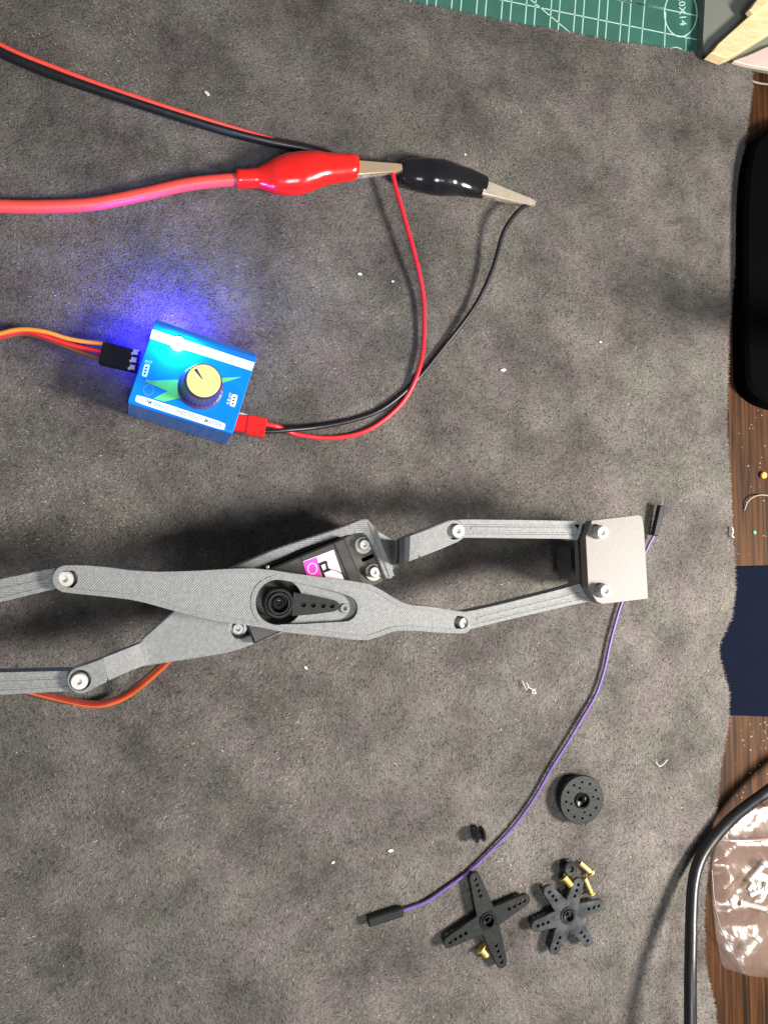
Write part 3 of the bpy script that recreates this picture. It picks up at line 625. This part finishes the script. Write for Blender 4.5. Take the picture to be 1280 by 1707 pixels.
# front arm (holds the horn)
front = (arc_px(111.5, 965, 23, 100, 262, 9)+[(157, 943), (243, 954), (328, 952), (387, 948), (433, 947.5), (513, 959.5), (611, 971.5), (635, 983), (660, 999), (678, 1008), (720, 1011.5), (758, 1018)]
         + arc_px(769, 1038, 18.5, -80, 80, 9)+[(740, 1055), (673, 1050), (650, 1054), (625, 1064), (606, 1068), (550, 1061.5), (467, 1053), (433, 1045), (371, 1037), (320, 1026), (282, 1016), (229.7, 1001), (177, 994.5)])
fp = armpoly(front, ZT, 1)
slot = arc_px(463, 1004, 38, 75, 285, 17)+[(500, 972), (545, 982)]+arc_px(574, 1014, 22.5, -70, 80, 9)+[(545, 1038), (495, 1041)]
sp = armpoly(slot, ZT, 1)
jr = 15.5*MPX
h1, h2 = circ(W(111.5, 965, ZT), jr), circ(W(770, 1038, ZT), jr*0.92)
g = G(); plate(g, fp, ZA, ZT-0.2, [sp, h1, h2], bev=0.0); fa = obj('front_arm', g, M_print, gr)
g = G(); plate(g, fp, ZT-0.2, ZT+0.05, [offset(fp, 1.55)], bev=0.0); obj('raised_rim', g, M_print2, fa)
g = G(); plate(g, offset(sp, -1.3), ZT-0.2, ZT+0.02, [sp], bev=0.0); obj('raised_rim', g, M_print2, fa)
g = G(); plate(g, offset(sp, -0.02), ZA, ZA+4.1, [circ(W(466, 1004, ZA+4.1), 37.5*MPX, 36)]); obj('slot_floor', g, M_print2, fa)
for (x, y) in ((111.5, 965), (770, 1038)):
    g = G(); plate(g, circ(W(x, y, ZT), jr-0.02, 30), ZA, ZA+2.2); obj('counterbore', g, M_print2, fa)
screw(111.5, 965, ZA+2.2, 12.8, gr, 3.2); screw(771, 1038, ZA+2.2, 12, gr, 3.2)
# horn in the slot
hg = thing  # (alias unused)
hc = W(464.5, 1005.5, 43); horn_z = 42.6
he = W(553, 1009.5, 43)
dirh = (he-hc); dirh.z = 0; Lh = dirh.length; dirh.normalize(); nh = Vector((-dirh.y, dirh.x, 0))
def hp(t, w): p = hc+dirh*t+nh*w; return (p.x, p.y)
k_ = MPX
outl = [hp(21*k_, 19*k_), hp(26*k_, 18.5*k_), hp(60*k_, 14*k_), hp(90*k_, 8.5*k_), hp(97*k_, 4*k_), hp(98*k_, 0), hp(97*k_, -4*k_), hp(90*k_, -8.5*k_), hp(60*k_, -14*k_), hp(26*k_, -18.5*k_), hp(21*k_, -19*k_)]
holes = [circ(hp(t*k_, -0.2*k_), 4.0*k_, 12) for t in (39, 54.5, 70.5, 85)]
g = G(); plate(g, outl, horn_z+0.7, horn_z+2.1, holes, bev=0.15); plate(g, offset(ccw(outl), 0.3), horn_z+0.5, horn_z+0.68); lathe(g, (hc.x, hc.y, 38.2), (0, 0, 1), [(24*k_, 0), (24*k_, 6.0), (22.5*k_, 6.4), (19.5*k_, 6.4), (18.5*k_, 5.6), (17.5*k_, 5.6), (17*k_, 7.4), (14.5*k_, 7.4), (13.5*k_, 4.5), (0.01, 4.4)], 36)  # thin black backing under the arm holes stands in for their shade
ho = obj('servo_horn', g, M_horn, gr)
g = G(); lathe(g, (hc.x, hc.y, 42.4), (0, 0, 1), [(10.5*k_, 0), (10.5*k_, 0.9), (9*k_, 1.3), (5*k_, 1.3), (4*k_, 0.4), (0.01, 0.4)], 20); obj('horn_screw', g, M_blkboot, ho)
g = G(); c_ = W(574.5, 1014, 43.2); lathe(g, c_-Vector((0, 0, 0.5)), (0, 0, 1), [(8*k_, 0), (8*k_, 0.9), (7*k_, 1.2), (3.4*k_, 1.2), (3*k_, 0.1), (0.01, 0.1)], 20); obj('boss', g, M_print2, fa)
# servo
ang = math.atan2(95, 228); su = Vector((math.cos(ang), math.sin(ang))); sv = Vector((-su.y, su.x))
sc_ = W(500.5, 979, 30); scx = Vector((sc_.x, sc_.y))
def srect(u0, u1, v0, v1): return [tuple(scx+su*u+sv*v) for u, v in ((u0, v0), (u1, v0), (u1, v1), (u0, v1))]
servo = obj('servo', plate(plate(G(), srect(-21.5, 19.4, -10.4, 10.4), 0.6, 26.0, bev=0.5), srect(-21.5, 19.4, -10.4, 10.4), 26.0, 37.2, bev=0.6), M_servo, gr)
g = G(); plate(g, chaikin(srect(19.5, 28.6, -9.8, 9.8), 2, 0.12), 26.4, 29.2, [srect(23.5, 28.4, -0.7, 0.7)], bev=0.25); obj('mounting_flange', g, mat('flange_and_shaded_pad', (0.085, 0.075, 0.065), 0.4, 0, (900, 0.2), 0.15), servo)
g = G(); plate(g, srect(-30.5, -21.6, -9.8, 9.8), 26.4, 29.2, bev=0.25); obj('mounting_flange', g, MATS['flange_and_shaded_pad'], servo)
g = G(); plate(g, srect(15.2, 15.6, -10.0, 10.0), 37.15, 37.4); plate(g, srect(3.0, 3.3, -10.0, 10.0), 37.15, 37.35); obj('case_seam', g, M_black, servo)
# raised round gear cover edge
cc2 = scx+su*7.0+sv*(-5); arc = [tuple(cc2+Vector((math.cos(a), math.sin(a)))*8.3) for a in np.linspace(ang-0.6, ang+1.3, 14)]
g = G(); plate(g, arc+[tuple(cc2+(Vector(p)-cc2)*0.965) for p in arc[::-1]], 37.15, 37.45); obj('gear_cover_edge', g, M_black, servo)
lz = 37.25
lb = [(504, 938), (555, 917), (572, 966), (513, 962)]
g = G(); plate(g, poly([(505, 936), (556, 916.5), (575, 972), (520, 985)], lz), lz, lz+0.08); lab = obj('sticker', g, M_lbl, servo)
g = G(); decal(g, [(505, 937), (528, 928.5), (540, 975), (518, 980)], lz+0.08, 0.05); obj('sticker_patch', g, M_mag, lab)
g = ring_geo(521, 948, 7.5, 9, 0.7, lz+0.17, 24); obj('sticker_ring', g, M_lbl, lab)
g = G(); decal(g, [(530, 939), (543, 934), (545, 939), (534, 943)], lz+0.08, 0.05); decal(g, [(530, 939), (534, 939), (543, 962), (538, 963)], lz+0.08, 0.055); decal(g, [(541, 935), (545, 935), (549, 952), (545, 953)], lz+0.08, 0.06); decal(g, [(536, 952), (550, 947), (551, 951), (538, 956)], lz+0.08, 0.065)
obj('sticker_mark', g, M_black, lab)
def wscrew(px, py, z, parent):
    c = W(px, py, z); g = G(); lathe(g, c, (0, 0, 1), [(3.2*0.94, 0), (3.2*0.94, 0.5), (2.95, 0.7), (2.0, 0.7)], 26); w_ = obj('washer', g, M_steelw, parent)
    screw(px+0.6, py-0.3, z+0.6, 9.6, parent, 2.4)
wscrew(605, 909, 29.2, gr); wscrew(622, 954, 29.2, gr); wscrew(396, 1048, 29.2, gr)
# rear arm: frame round the servo, ramps up to the link level at both ends
ZR = 33.5
topwall = [(380, 950), (393, 943.5), (459.7, 914.5), (566, 880), (600, 866), (606, 864.4), (613, 866), (628, 881), (633, 900), (655, 962), (649, 965), (641, 963), (624, 918), (611, 893), (602, 887.5), (577, 892.5), (539, 902), (500, 915), (440, 944), (420, 955)]
g = G(); plate(g, chaikin(poly(topwall, ZR), 1, 0.15), 22, ZR, bev=0.35); ra = obj('rear_arm', g, M_printl, gr)
g = G()
for k in range(4):                                          # visible layer steps on the end wall
    o_ = k*3.3
    plate(g, poly([(614+o_, 871+o_*0.9), (616.5+o_, 872+o_*0.9), (652+o_*0.55, 960), (649.5+o_*0.55, 961)], ZR+0.3-k*0.12), ZR-0.8, ZR+0.3-k*0.12)
obj('layer_ridge', g, M_print2, ra)['kind'] = 'stuff'
# lower left body of the rear arm
body = [(226, 1075), (285, 1023), (330, 985), (430, 975), (420, 1020), (392, 1036), (383, 1041), (385, 1056), (392, 1064), (405, 1064), (425, 1056), (470, 1038), (520, 1030), (500, 1046), (467, 1056), (430, 1071), (394, 1084.5), (371, 1090), (290, 1103), (243, 1110), (232, 1112)]
g = G(); plate(g, chaikin(poly(body, ZR), 1, 0.15), 27.5, ZR, bev=0.35); obj('arm_body', g, M_print2, ra)
def slab(g, st, bev=0.0):
    """st: (left px, right px, ztop, zbottom)"""
    rings = []
    for (a, b, zt_, zb_) in st:
        A, B = W(*a, zt_), W(*b, zt_); u = (B-A).normalized()*0.35
        rings.append([tuple(A), tuple(A+u+Vector((0, 0, 0.0))), tuple(B-u), tuple(B), (B.x, B.y, zb_), (A.x, A.y, zb_)])
    return loft(g, rings, True, False)
g = G(); slab(g, [((243, 1066), (250, 1108.5), ZR, 28), ((233, 1073), (243, 1109), ZR+0.3, 28), ((215, 1080), (225, 1115), ZR+3.5, 30), ((190, 1090), (200, 1126), ZT-2.0, 35), ((172, 1097), (182, 1134), ZT-1.2, ZA)]); obj('ramp', g, M_print2, ra)
le = arc_px(134, 1134, 22.5, 60, 245, 11)+[(157, 1102.5), (174, 1096), (184, 1133.5)]
jl = W(134, 1134, ZT-1.2)
g = G(); plate(g, chaikin(poly(le, ZT-1.2), 1, 0.2), ZA, ZT-1.2, [circ(jl, jr)], bev=0.3); obj('arm_end', g, M_print2, ra)
g = G(); plate(g, circ(jl, jr-0.02), ZA, ZA+2.0); obj('counterbore', g, M_print2, ra); screw(134.5, 1134, ZA+2.0, 12.8, gr, 2.8)
# right: saddle dipping behind the end wall, then the upper arm end
g = G(); st = []
for t, (a, b, zz) in enumerate((((612, 868), (650, 963), ZR), ((620, 874), (648, 963), 22), ((632, 887), (649, 962), 13), ((652, 899), (655, 950), 12), ((663, 901.5), (662, 943), 13), ((666, 900.5), (665, 941.5), 38), ((675, 897), (674, 937.5), 42.5), ((684, 893.5), (682, 935.5), ZT-1.2), ((700, 887), (697, 930), ZT-1.0))):
    st.append((a, b, zz, max(8, min(zz-5, 33))))
slab(g, st); obj('saddle', g, M_print2, ra)
ue = [(697, 888), (720, 878.5), (746, 868)]+arc_px(757, 885, 19, -100, 70, 9)+[(734, 915.5), (696, 930.5)]
ju = W(757.5, 886, ZT-1.0)
g = G(); plate(g, chaikin(poly(ue, ZT-1.0), 1, 0.12), ZA-2, ZT-1.0, [circ(ju, jr*0.9)], bev=0.3); obj('arm_end', g, M_print2, ra)
g = G(); plate(g, circ(ju, jr*0.9-0.02), ZA-2, ZA+2.0); obj('counterbore', g, M_print2, ra); screw(758.5, 886, ZA+2.0, 12, gr, 3.4)
# finger links
def link(pts, ra_, rb_, zt, zb, parent=gr, m=M_printl):
    P = ccw(chaikin(poly(pts, zt), 1, 0.12)); g = G(); plate(g, P, zb, zt-0.2, bev=0.0); o = obj('finger_link', g, m, parent)
    g = G(); plate(g, P, zt-0.2, zt, [offset(P, 1.25)]); obj('raised_rim', g, M_print2, o)
    A, B = W(*ra_, zt), W(*rb_, zt); d = B-A; c = (A+B)/2; g = G(); obox(g, c, d, d.length/2, 0.55, zt-0.21, zt+0.02, 0.05); obj('centre_rib', g, M_print2, o); return o
LZ = 41.0
link([(745, 868), (775, 866), (870, 867), (955, 868.5), (971, 868.5), (968, 886), (962, 901), (948, 898), (900, 897.5), (775, 896), (745, 897)], (785, 881), (955, 883), LZ+1.5, 35)
link([(752, 1022), (783, 1019), (837, 1007), (937, 981.7), (967, 972.5), (978, 985), (990, 1001), (950, 1009), (860, 1030), (787, 1048), (760, 1054)], (795, 1032), (965, 990), LZ, 33.5)
link([(-160, 1000), (0, 966), (88.6, 947.5), (118, 945), (122, 976), (95, 981), (0, 1004), (-160, 1044)], (-150, 1018), (84, 966), LZ+0.5, 33.5)
link([(-160, 1125), (0, 1121), (115, 1118.5), (140, 1120), (140, 1150), (121, 1151.5), (0, 1158.5), (-160, 1164)], (-150, 1145), (104, 1135), LZ+0.5, 33.5)
# jaw at the right: top plate, lower plate, core and side pad, both coloured dark for shade
JZ = 46.5
jaw_px = [(986, 867.5), (1040, 861), (1064, 858), (1069.5, 861), (1073, 878), (1080, 998), (1040, 1003), (1003, 1007), (994, 1003), (980, 981), (975.6, 895)]
JP = ccw(poly(jaw_px, JZ)); g = G(); plate(g, JP, JZ-4.2, JZ, bev=0.15); jw = obj('jaw', g, print_mat('grey_print_jaw', (0.165, 0.152, 0.140), 0.8, 0.7, 0.14), gr)
g = G(); plate(g, offset(JP, 0.8), JZ-7, JZ-4.2, bev=0.2); obj('jaw_core', g, M_blkcab, jw)  # black colour stands in for the shaded side below the top plate
g = G(); plate(g, offset(JP, 1.2), JZ-10.5, JZ-7, bev=0.2); obj('lower_plate', g, M_print, jw)
g = G(); plate(g, poly([(948, 912), (985, 910), (985, 970), (952, 966)], 17), 6, 17, bev=0.4); plate(g, poly([(985, 885), (1060, 880), (1066, 985), (992, 985)], 31), 10, 30.9, bev=0.4); obj('grip_pad', g, MATS['flange_and_shaded_pad'], jw)  # grey print in shade; the shade is put into the dark colour
for x, y, x2, y2 in ((990, 885, 1005, 889), (996, 983, 1010, 985.5)):
    c = W((x*0.6+x2*0.4), (y+y2)/2, JZ); r = 13*MPX; g = G(); plate(g, circ(c, r, 6, 0.3), JZ, JZ+1.9, bev=0.2); b_ = obj('hex_nut', g, M_steelw, gr)
    c2 = W(x2-2, y2, JZ+3.0)
    g = G(); rr = 11.6*MPX; lathe(g, (c.x, c.y, JZ+1.9), (c2-Vector((c.x, c.y, JZ+1.9))+Vector((0, 0, 2.0))), [(rr, 0), (rr, 1.5), (rr*0.86, 1.9), (rr*0.42, 1.9), (rr*0.32, 0.9), (0.01, 0.8)], 24)
    obj('cap_bolt', g, M_steelw, gr)
# servo cable leaving below the rear arm
for nm, m, off, z in (('orange_wire', M_orange, 3.0, 5.0), ('red_wire', mat('dark_red_wire', (0.30, 0.02, 0.015), 0.4), -1.2, 5.2), ('brown_wire', M_brown, -4.6, 4.8)):
    k = off*0.75
    obj(nm, wire([(330+k, 1040+k, 24), (300+k, 1080+k*0.6, 20), (275+k, 1106+k*0.6, 14), (243+k*0.7, 1135+k, 9), (210+k*0.4, 1160+k, z), (177, 1173+k, z-1), (147, 1174+k, z-2), (115, 1168+k*0.8, z-2.5), (66, 1157+k*0.6, 2), (20, 1146+k*0.5, 1.4), (-60, 1135+k*0.5, 1.2)], 0.78), m, gr)
# ------------------------------------------------------------------ purple jumper
pj = thing('jumper_wire', 'thin purple jumper wire with black end sleeves curving out from under the gripper jaw', 'wire', (*W2(880, 1340, 0), 0))
pth = [(1089, 893, 2.6), (1079, 912, 2), (1062, 950, 1.4), (1045, 985, 1.4), (1033, 1012, 1.6), (1017, 1069, 1.6), (1007, 1115, 1.4), (993, 1157, 1.3), (970, 1197, 1.2), (945, 1239, 1.2), (918, 1282, 1.2), (888, 1334, 1.3), (854, 1380, 1.4), (813, 1423, 1.4), (782, 1452, 1.4), (744, 1480, 1.3), (710, 1503, 1.3), (672, 1518, 1.6)]
obj('wire', wire(pth, 0.62), M_purple, pj)
def sleeve(a, b, za, zb, w, parent, pin=False):
    A, B = W(*a, za), W(*b, zb); d = B-A; L = d.length; d.normalize(); s = d.cross(Vector((0, 0, 1))).normalized(); u = s.cross(d); g = G(); rings = []
    for t, k in ((0, 0.82), (0.03, 1), (0.97, 1), (1, 0.82)):
        p = A+(B-A)*t; rings.append([tuple(p+s*i*w*k+u*j*w*k) for i, j in ((-1, -0.7), (-0.7, -1), (0.7, -1), (1, -0.7), (1, 0.7), (0.7, 1), (-0.7, 1), (-1, 0.7))])
    loft(g, rings, True, False); obj('end_sleeve', g, M_black, parent)
    g = G(); obox(g, A+d*L*0.4+Vector((0, 0, 0)), d, 1.4, 0.5, A.z+w*0.9, A.z+w*1.02, 0.02); obj('latch', g, M_black, parent)
    if pin:
        g = G(); tube(g, [B-d*1, B+d*3.6], 0.16, 6); obj('pin', g, MATS['pale_cord'], parent)
sleeve((1090, 893), (1101.5, 843), 2.8, 3.6, 1.35, pj, True)
sleeve((671, 1517.5), (613, 1536), 2.0, 2.0, 1.75, pj)
# ------------------------------------------------------------------ loose horns
def star(name, label, hub, tips, nh, wtip, whub, zt, m, rise=0.0):
    hc = W(*hub, zt); t = thing(name, label, 'servo horn', (hc.x, hc.y, 0.3))
    r = 0.0
    for (tx, ty) in tips:
        T = W(tx, ty, zt); d = T-hc; d.z = 0; L = d.length; d.normalize(); n_ = Vector((-d.y, d.x, 0)); wt, wh = wtip, whub
        def q(a, b): p = hc+d*a+n_*b; return (p.x, p.y)
        out = [q(2.7, wh), q(L-wt, wt)]+[q(L-wt+wt*math.cos(a), wt*math.sin(a)) for a in np.linspace(math.pi/2-0.3, -math.pi/2+0.3, 7)]+[q(L-wt, -wt), q(2.7, -wh)]
        hs = [circ(q(L-wt*1.15-i*2.3*(1 if nh == 4 else 0.98), 0), 0.74, 10) for i in range(nh)]
        g = G(); plate(g, out, zt-1.5-random.uniform(0, 0.02), zt-random.uniform(0, 0.03), hs, bev=0.22); obj('arm', g, m, t)
    g = G(); lathe(g, (hc.x, hc.y, 0.3), (0, 0, 1), [(3.6, 0), (3.6, zt-0.3+0.1), (3.3, zt-0.3+0.5), (2.9, zt-0.3+0.5), (2.75, zt-0.3-0.2), (2.55, zt-0.3-0.2), (2.45, zt-0.3+1.0), (2.1, zt-0.3+1.0), (1.9, zt-0.3-1.4), (1.0, zt-0.3-1.5), (0.9, 0.5), (0.01, 0.5)], 32)
    obj('hub', g, m, t); return t
grp = 'loose black servo horns on the fabric'
star('cross_horn', 'black four armed cross shaped servo horn lying beside the purple wire', (813.5, 1535), [(788.5, 1455), (883, 1496), (740, 1576), (839, 1614)], 4, 2.3, 4.0, 4.2, M_horn)['group'] = grp
star('star_horn', 'dusty black six armed star shaped servo horn under the brass sleeves', (947, 1526), [(909, 1479), (967, 1464), (1007, 1507), (985, 1576), (921, 1592), (886, 1547)], 3, 2.35, 3.5, 4.6, M_hornl)['group'] = grp
dz = 4.8; dc = W(970, 1334, dz); dk = thing('disc_horn', 'black round disc servo horn with a ring of small holes', 'servo horn', (dc.x, dc.y, 0.3), grp)
hs = [circ((dc.x+7.2*math.cos(a), dc.y+7.2*math.sin(a)), 0.55, 10) for a in np.linspace(0, 2*math.pi, 13)[:-1]]+[circ((dc.x+5.0*math.cos(a+0.2), dc.y+5.0*math.sin(a+0.2)), 0.5, 10) for a in np.linspace(0, 2*math.pi, 5)[:-1]]
g = G(); plate(g, circ(dc, 9.8, 56), dz-2.0, dz, hs+[circ(dc, 2.7, 28)], bev=0.25); obj('disc', g, M_horn, dk)
g = G(); lathe(g, (dc.x, dc.y, 0.3), (0, 0, 1), [(3.9, 0), (3.9, dz-2.3), (3.3, dz-2.3), (3.2, dz-0.3+0.7), (2.6, dz-0.3+0.7), (2.4, dz-1.6), (1.1, dz-1.8), (0.9, 0.8), (0.01, 0.8)], 32); obj('hub', g, M_blkboot, dk)
# grommets
def lathe_obj(name, base, axis, prof, m, label, cat, grp=None, n=28, smooth=False):
    g = G(); lathe(g, base, axis, prof, n, smooth); return tag(obj(name, g, m), label, cat, grp)
gp = [(1.2, 0.2), (2.5, 0), (3.0, 0.35), (3.0, 1.0), (2.6, 1.3), (2.0, 1.5), (2.0, 2.8), (2.6, 3.0), (3.0, 3.3), (3.0, 3.9), (2.5, 4.3), (1.3, 4.2), (1.15, 3.4), (0.01, 3.3)]
A = W(789, 1393, 3.1); B = W(804, 1389, 3.1)
lathe_obj('rubber_grommet', A, B-A, gp, M_blkboot, 'glossy black rubber grommet lying on its side next to the purple wire', 'grommet', 'black rubber grommets')
A = W(943, 1443, 0.4)
lathe_obj('rubber_grommet', A, (0, 0.05, 1), [(r*0.98, h) for r, h in gp], M_horn, 'dull black rubber grommet standing flat beside the brass sleeves, hole facing up', 'grommet', 'black rubber grommets')
def sleeve_b(a, b, za, zb, r, rf, label, hollow=True):
    A, B = W(*a, za), W(*b, zb); L = (B-A).length
    lathe_obj('brass_sleeve', A, B-A, [(rf*0.5, 0.0), (rf, 0.0), (rf, 0.4), (r, 0.55), (r, L), (r*0.72, L), (r*0.7, L-2), (0.01, L-2)], M_brass, label, 'brass sleeve', 'brass sleeves from the servo kit', 20)
sleeve_b((985, 1455), (966, 1438), 2.0, 1.5, 1.0, 1.75, 'brass sleeve lying flat right of the dull grommet, topmost')
sleeve_b((986, 1490), (974.5, 1464), 1.9, 1.4, 0.85, 1.5, 'thin brass sleeve pointing at the right arm of the star horn, lower one')
sleeve_b((940, 1462), (952, 1477), 2.2, 4.0, 1.25, 2.3, 'wide flanged brass sleeve touching the tip of the star horn below the grommet')
sleeve_b((800, 1580), (811, 1593), 1.9, 2.0, 1.2, 2.3, 'brass sleeve half hidden beneath the cross shaped horn')
# ------------------------------------------------------------------ crumbs and lint
def flake(px, py, r, name='plastic_crumb', label=None, m=M_lint, cat='crumb', z=None, grp='crumbs scattered on the fabric', el=1.8, a=None):
    c = W(px, py, 0); z0 = float(fab_z([c.x], [c.y])[0])+0.35 if z is None else z; a = random.uniform(0, 3.14) if a is None else a
    g = G(); n = 7; base = [(c.x+math.cos(a)*r*el*math.cos(t)*k-math.sin(a)*r*math.sin(t)*k, c.y+math.sin(a)*r*el*math.cos(t)*k+math.cos(a)*r*math.sin(t)*k) for t, k in [(2*math.pi*i/n, random.uniform(0.7, 1.15)) for i in range(n)]]
    plate(g, base, z0, z0+r*0.5, bev=r*0.15); return tag(obj(name, g, m), label, cat, grp)
for (x, y, r, a, l) in ((345, 155, 0.7, -0.6, 'white crumb on the fabric under the black cable, upper left'), (600, 457, 0.6, 0, 'white crumb on the fabric left of the red wire loop, upper one'),
                     (655, 469, 0.45, 0, 'tiny white crumb just left of the red wire'), (838, 617, 0.85, 0.2, 'pale oblong crumb on bare fabric right of the wire loops'),
                     (1000, 570, 0.4, 0, 'tiny white crumb on bare fabric toward the right edge, in the upper half'), (775, 258, 0.4, 0, 'tiny white crumb just above the black clip'),
                     (556, 1438, 0.55, 0.4, 'pale crumb on bare fabric left of the side lying grommet'), (510, 1113, 0.55, -1, 'white crumb just below the gripper body'),
                     (651, 1418, 0.6, 0, 'beige crumb on bare fabric between the gripper and purple wire end')):
    flake(x, y, r, label=l, a=a)
def curl(pts, r, label, name='thread_scrap', m=M_lint, dz=0.5):
    P = []
    for (x, y, z) in pts: P.append(W(x, y, z+dz))
    tag(obj(name, tube(G(), catmull(P, 5), r, 6), m), label, 'thread scrap', 'pale thread scraps')
curl([(870, 1135, 0.3), (873, 1142, 0.8), (877, 1150, 1.1), (880, 1143, 1.5), (876, 1137, 1.2), (881, 1146, 0.9), (889, 1150, 0.7), (893, 1156, 0.6), (886, 1154, 0.5), (892, 1148, 0.4)], 0.17, 'tangled white thread scrap on the fabric left of the purple wire')
curl([(1093, 1271, 0.4), (1098, 1277, 0.5), (1104, 1275, 0.7), (1112, 1266, 0.5)], 0.18, 'small curled white thread scrap near the right edge of the fabric')
curl([(1219, 879, 0.1), (1221, 886, 0.3), (1219, 892, 0.2), (1222, 896, 0)], 0.4, 'white thread scrap caught on the cut edge of the fabric', dz=-0.4)
g = G(); c = W(446, 945, ZT); lathe(g, (c.x, c.y, ZT-0.5), (0.1, 0.1, 1), [(0.6, 0), (0.5, 0.8), (0.05, 1.9)], 7); tag(obj('plastic_crumb', g, M_lint), 'pointed white crumb stuck on the edge of the front gripper arm', 'crumb', 'crumbs scattered on the fabric')
g = G()
for _ in range(330):
    x, y = random.uniform(-20, 1190), random.uniform(40, 1720); c = W(x, y, 0); r = random.uniform(0.08, 0.24); z = float(fab_z([c.x], [c.y])[0])+0.45
    a = random.uniform(0, 6.28); g.add([(c.x+r*math.cos(a+t)*k, c.y+r*math.sin(a+t), z) for t, k in ((0, 1.8), (2.1, 1), (4.2, 1.3))]+[(c.x, c.y, z+r)], [(0, 1, 3), (1, 2, 3), (2, 0, 3), (0, 2, 1)])
obj('dust_specks', g, M_lint)['kind'] = 'stuff'
g = G()
for _ in range(60):
    x, y = random.uniform(1225, 1285), random.choice([random.uniform(680, 930), random.uniform(1200, 1330)]); c = W(x, y, -4); r = random.uniform(0.15, 0.5); z = -3.98; a = random.uniform(0, 6.28)
    g.add([(c.x+r*math.cos(a+t)*k, c.y+r*math.sin(a+t), z) for t, k in ((0, 1.8), (2.1, 1), (4.2, 1.3))]+[(c.x, c.y, z+r)], [(0, 1, 3), (1, 2, 3), (2, 0, 3), (0, 2, 1)])
obj('bench_litter', g, M_lint)['kind'] = 'stuff'
c = W(1272, 792, -3); g = G(); lathe(g, (c.x, c.y, -4), (0, 0, 1), [(1.0, 0), (1.6, 0.6), (1.6, 1.4), (0.9, 2.0), (0.3, 2.1)], 16, True); tag(obj('amber_bead', g, M_goldb), 'small round amber bead on the wooden bench right of the fabric', 'bead')
flake(1267, 887, 1.0, 'green_chip', 'little green plastic chip on the wooden bench above the navy pad', M_jade, 'chip', -3.98, None, 1.1)
tag(obj('clear_thread', tube(G(), catmull([W(1240, 850, -3.7), W(1246, 836, -2.5), W(1256, 828, -2), W(1270, 825, -2.5), W(1290, 828, -3.5)], 6), 0.3, 6), MATS['pale_cord']), 'short bent clear plastic strand on the wooden bench below the amber bead', 'strand')
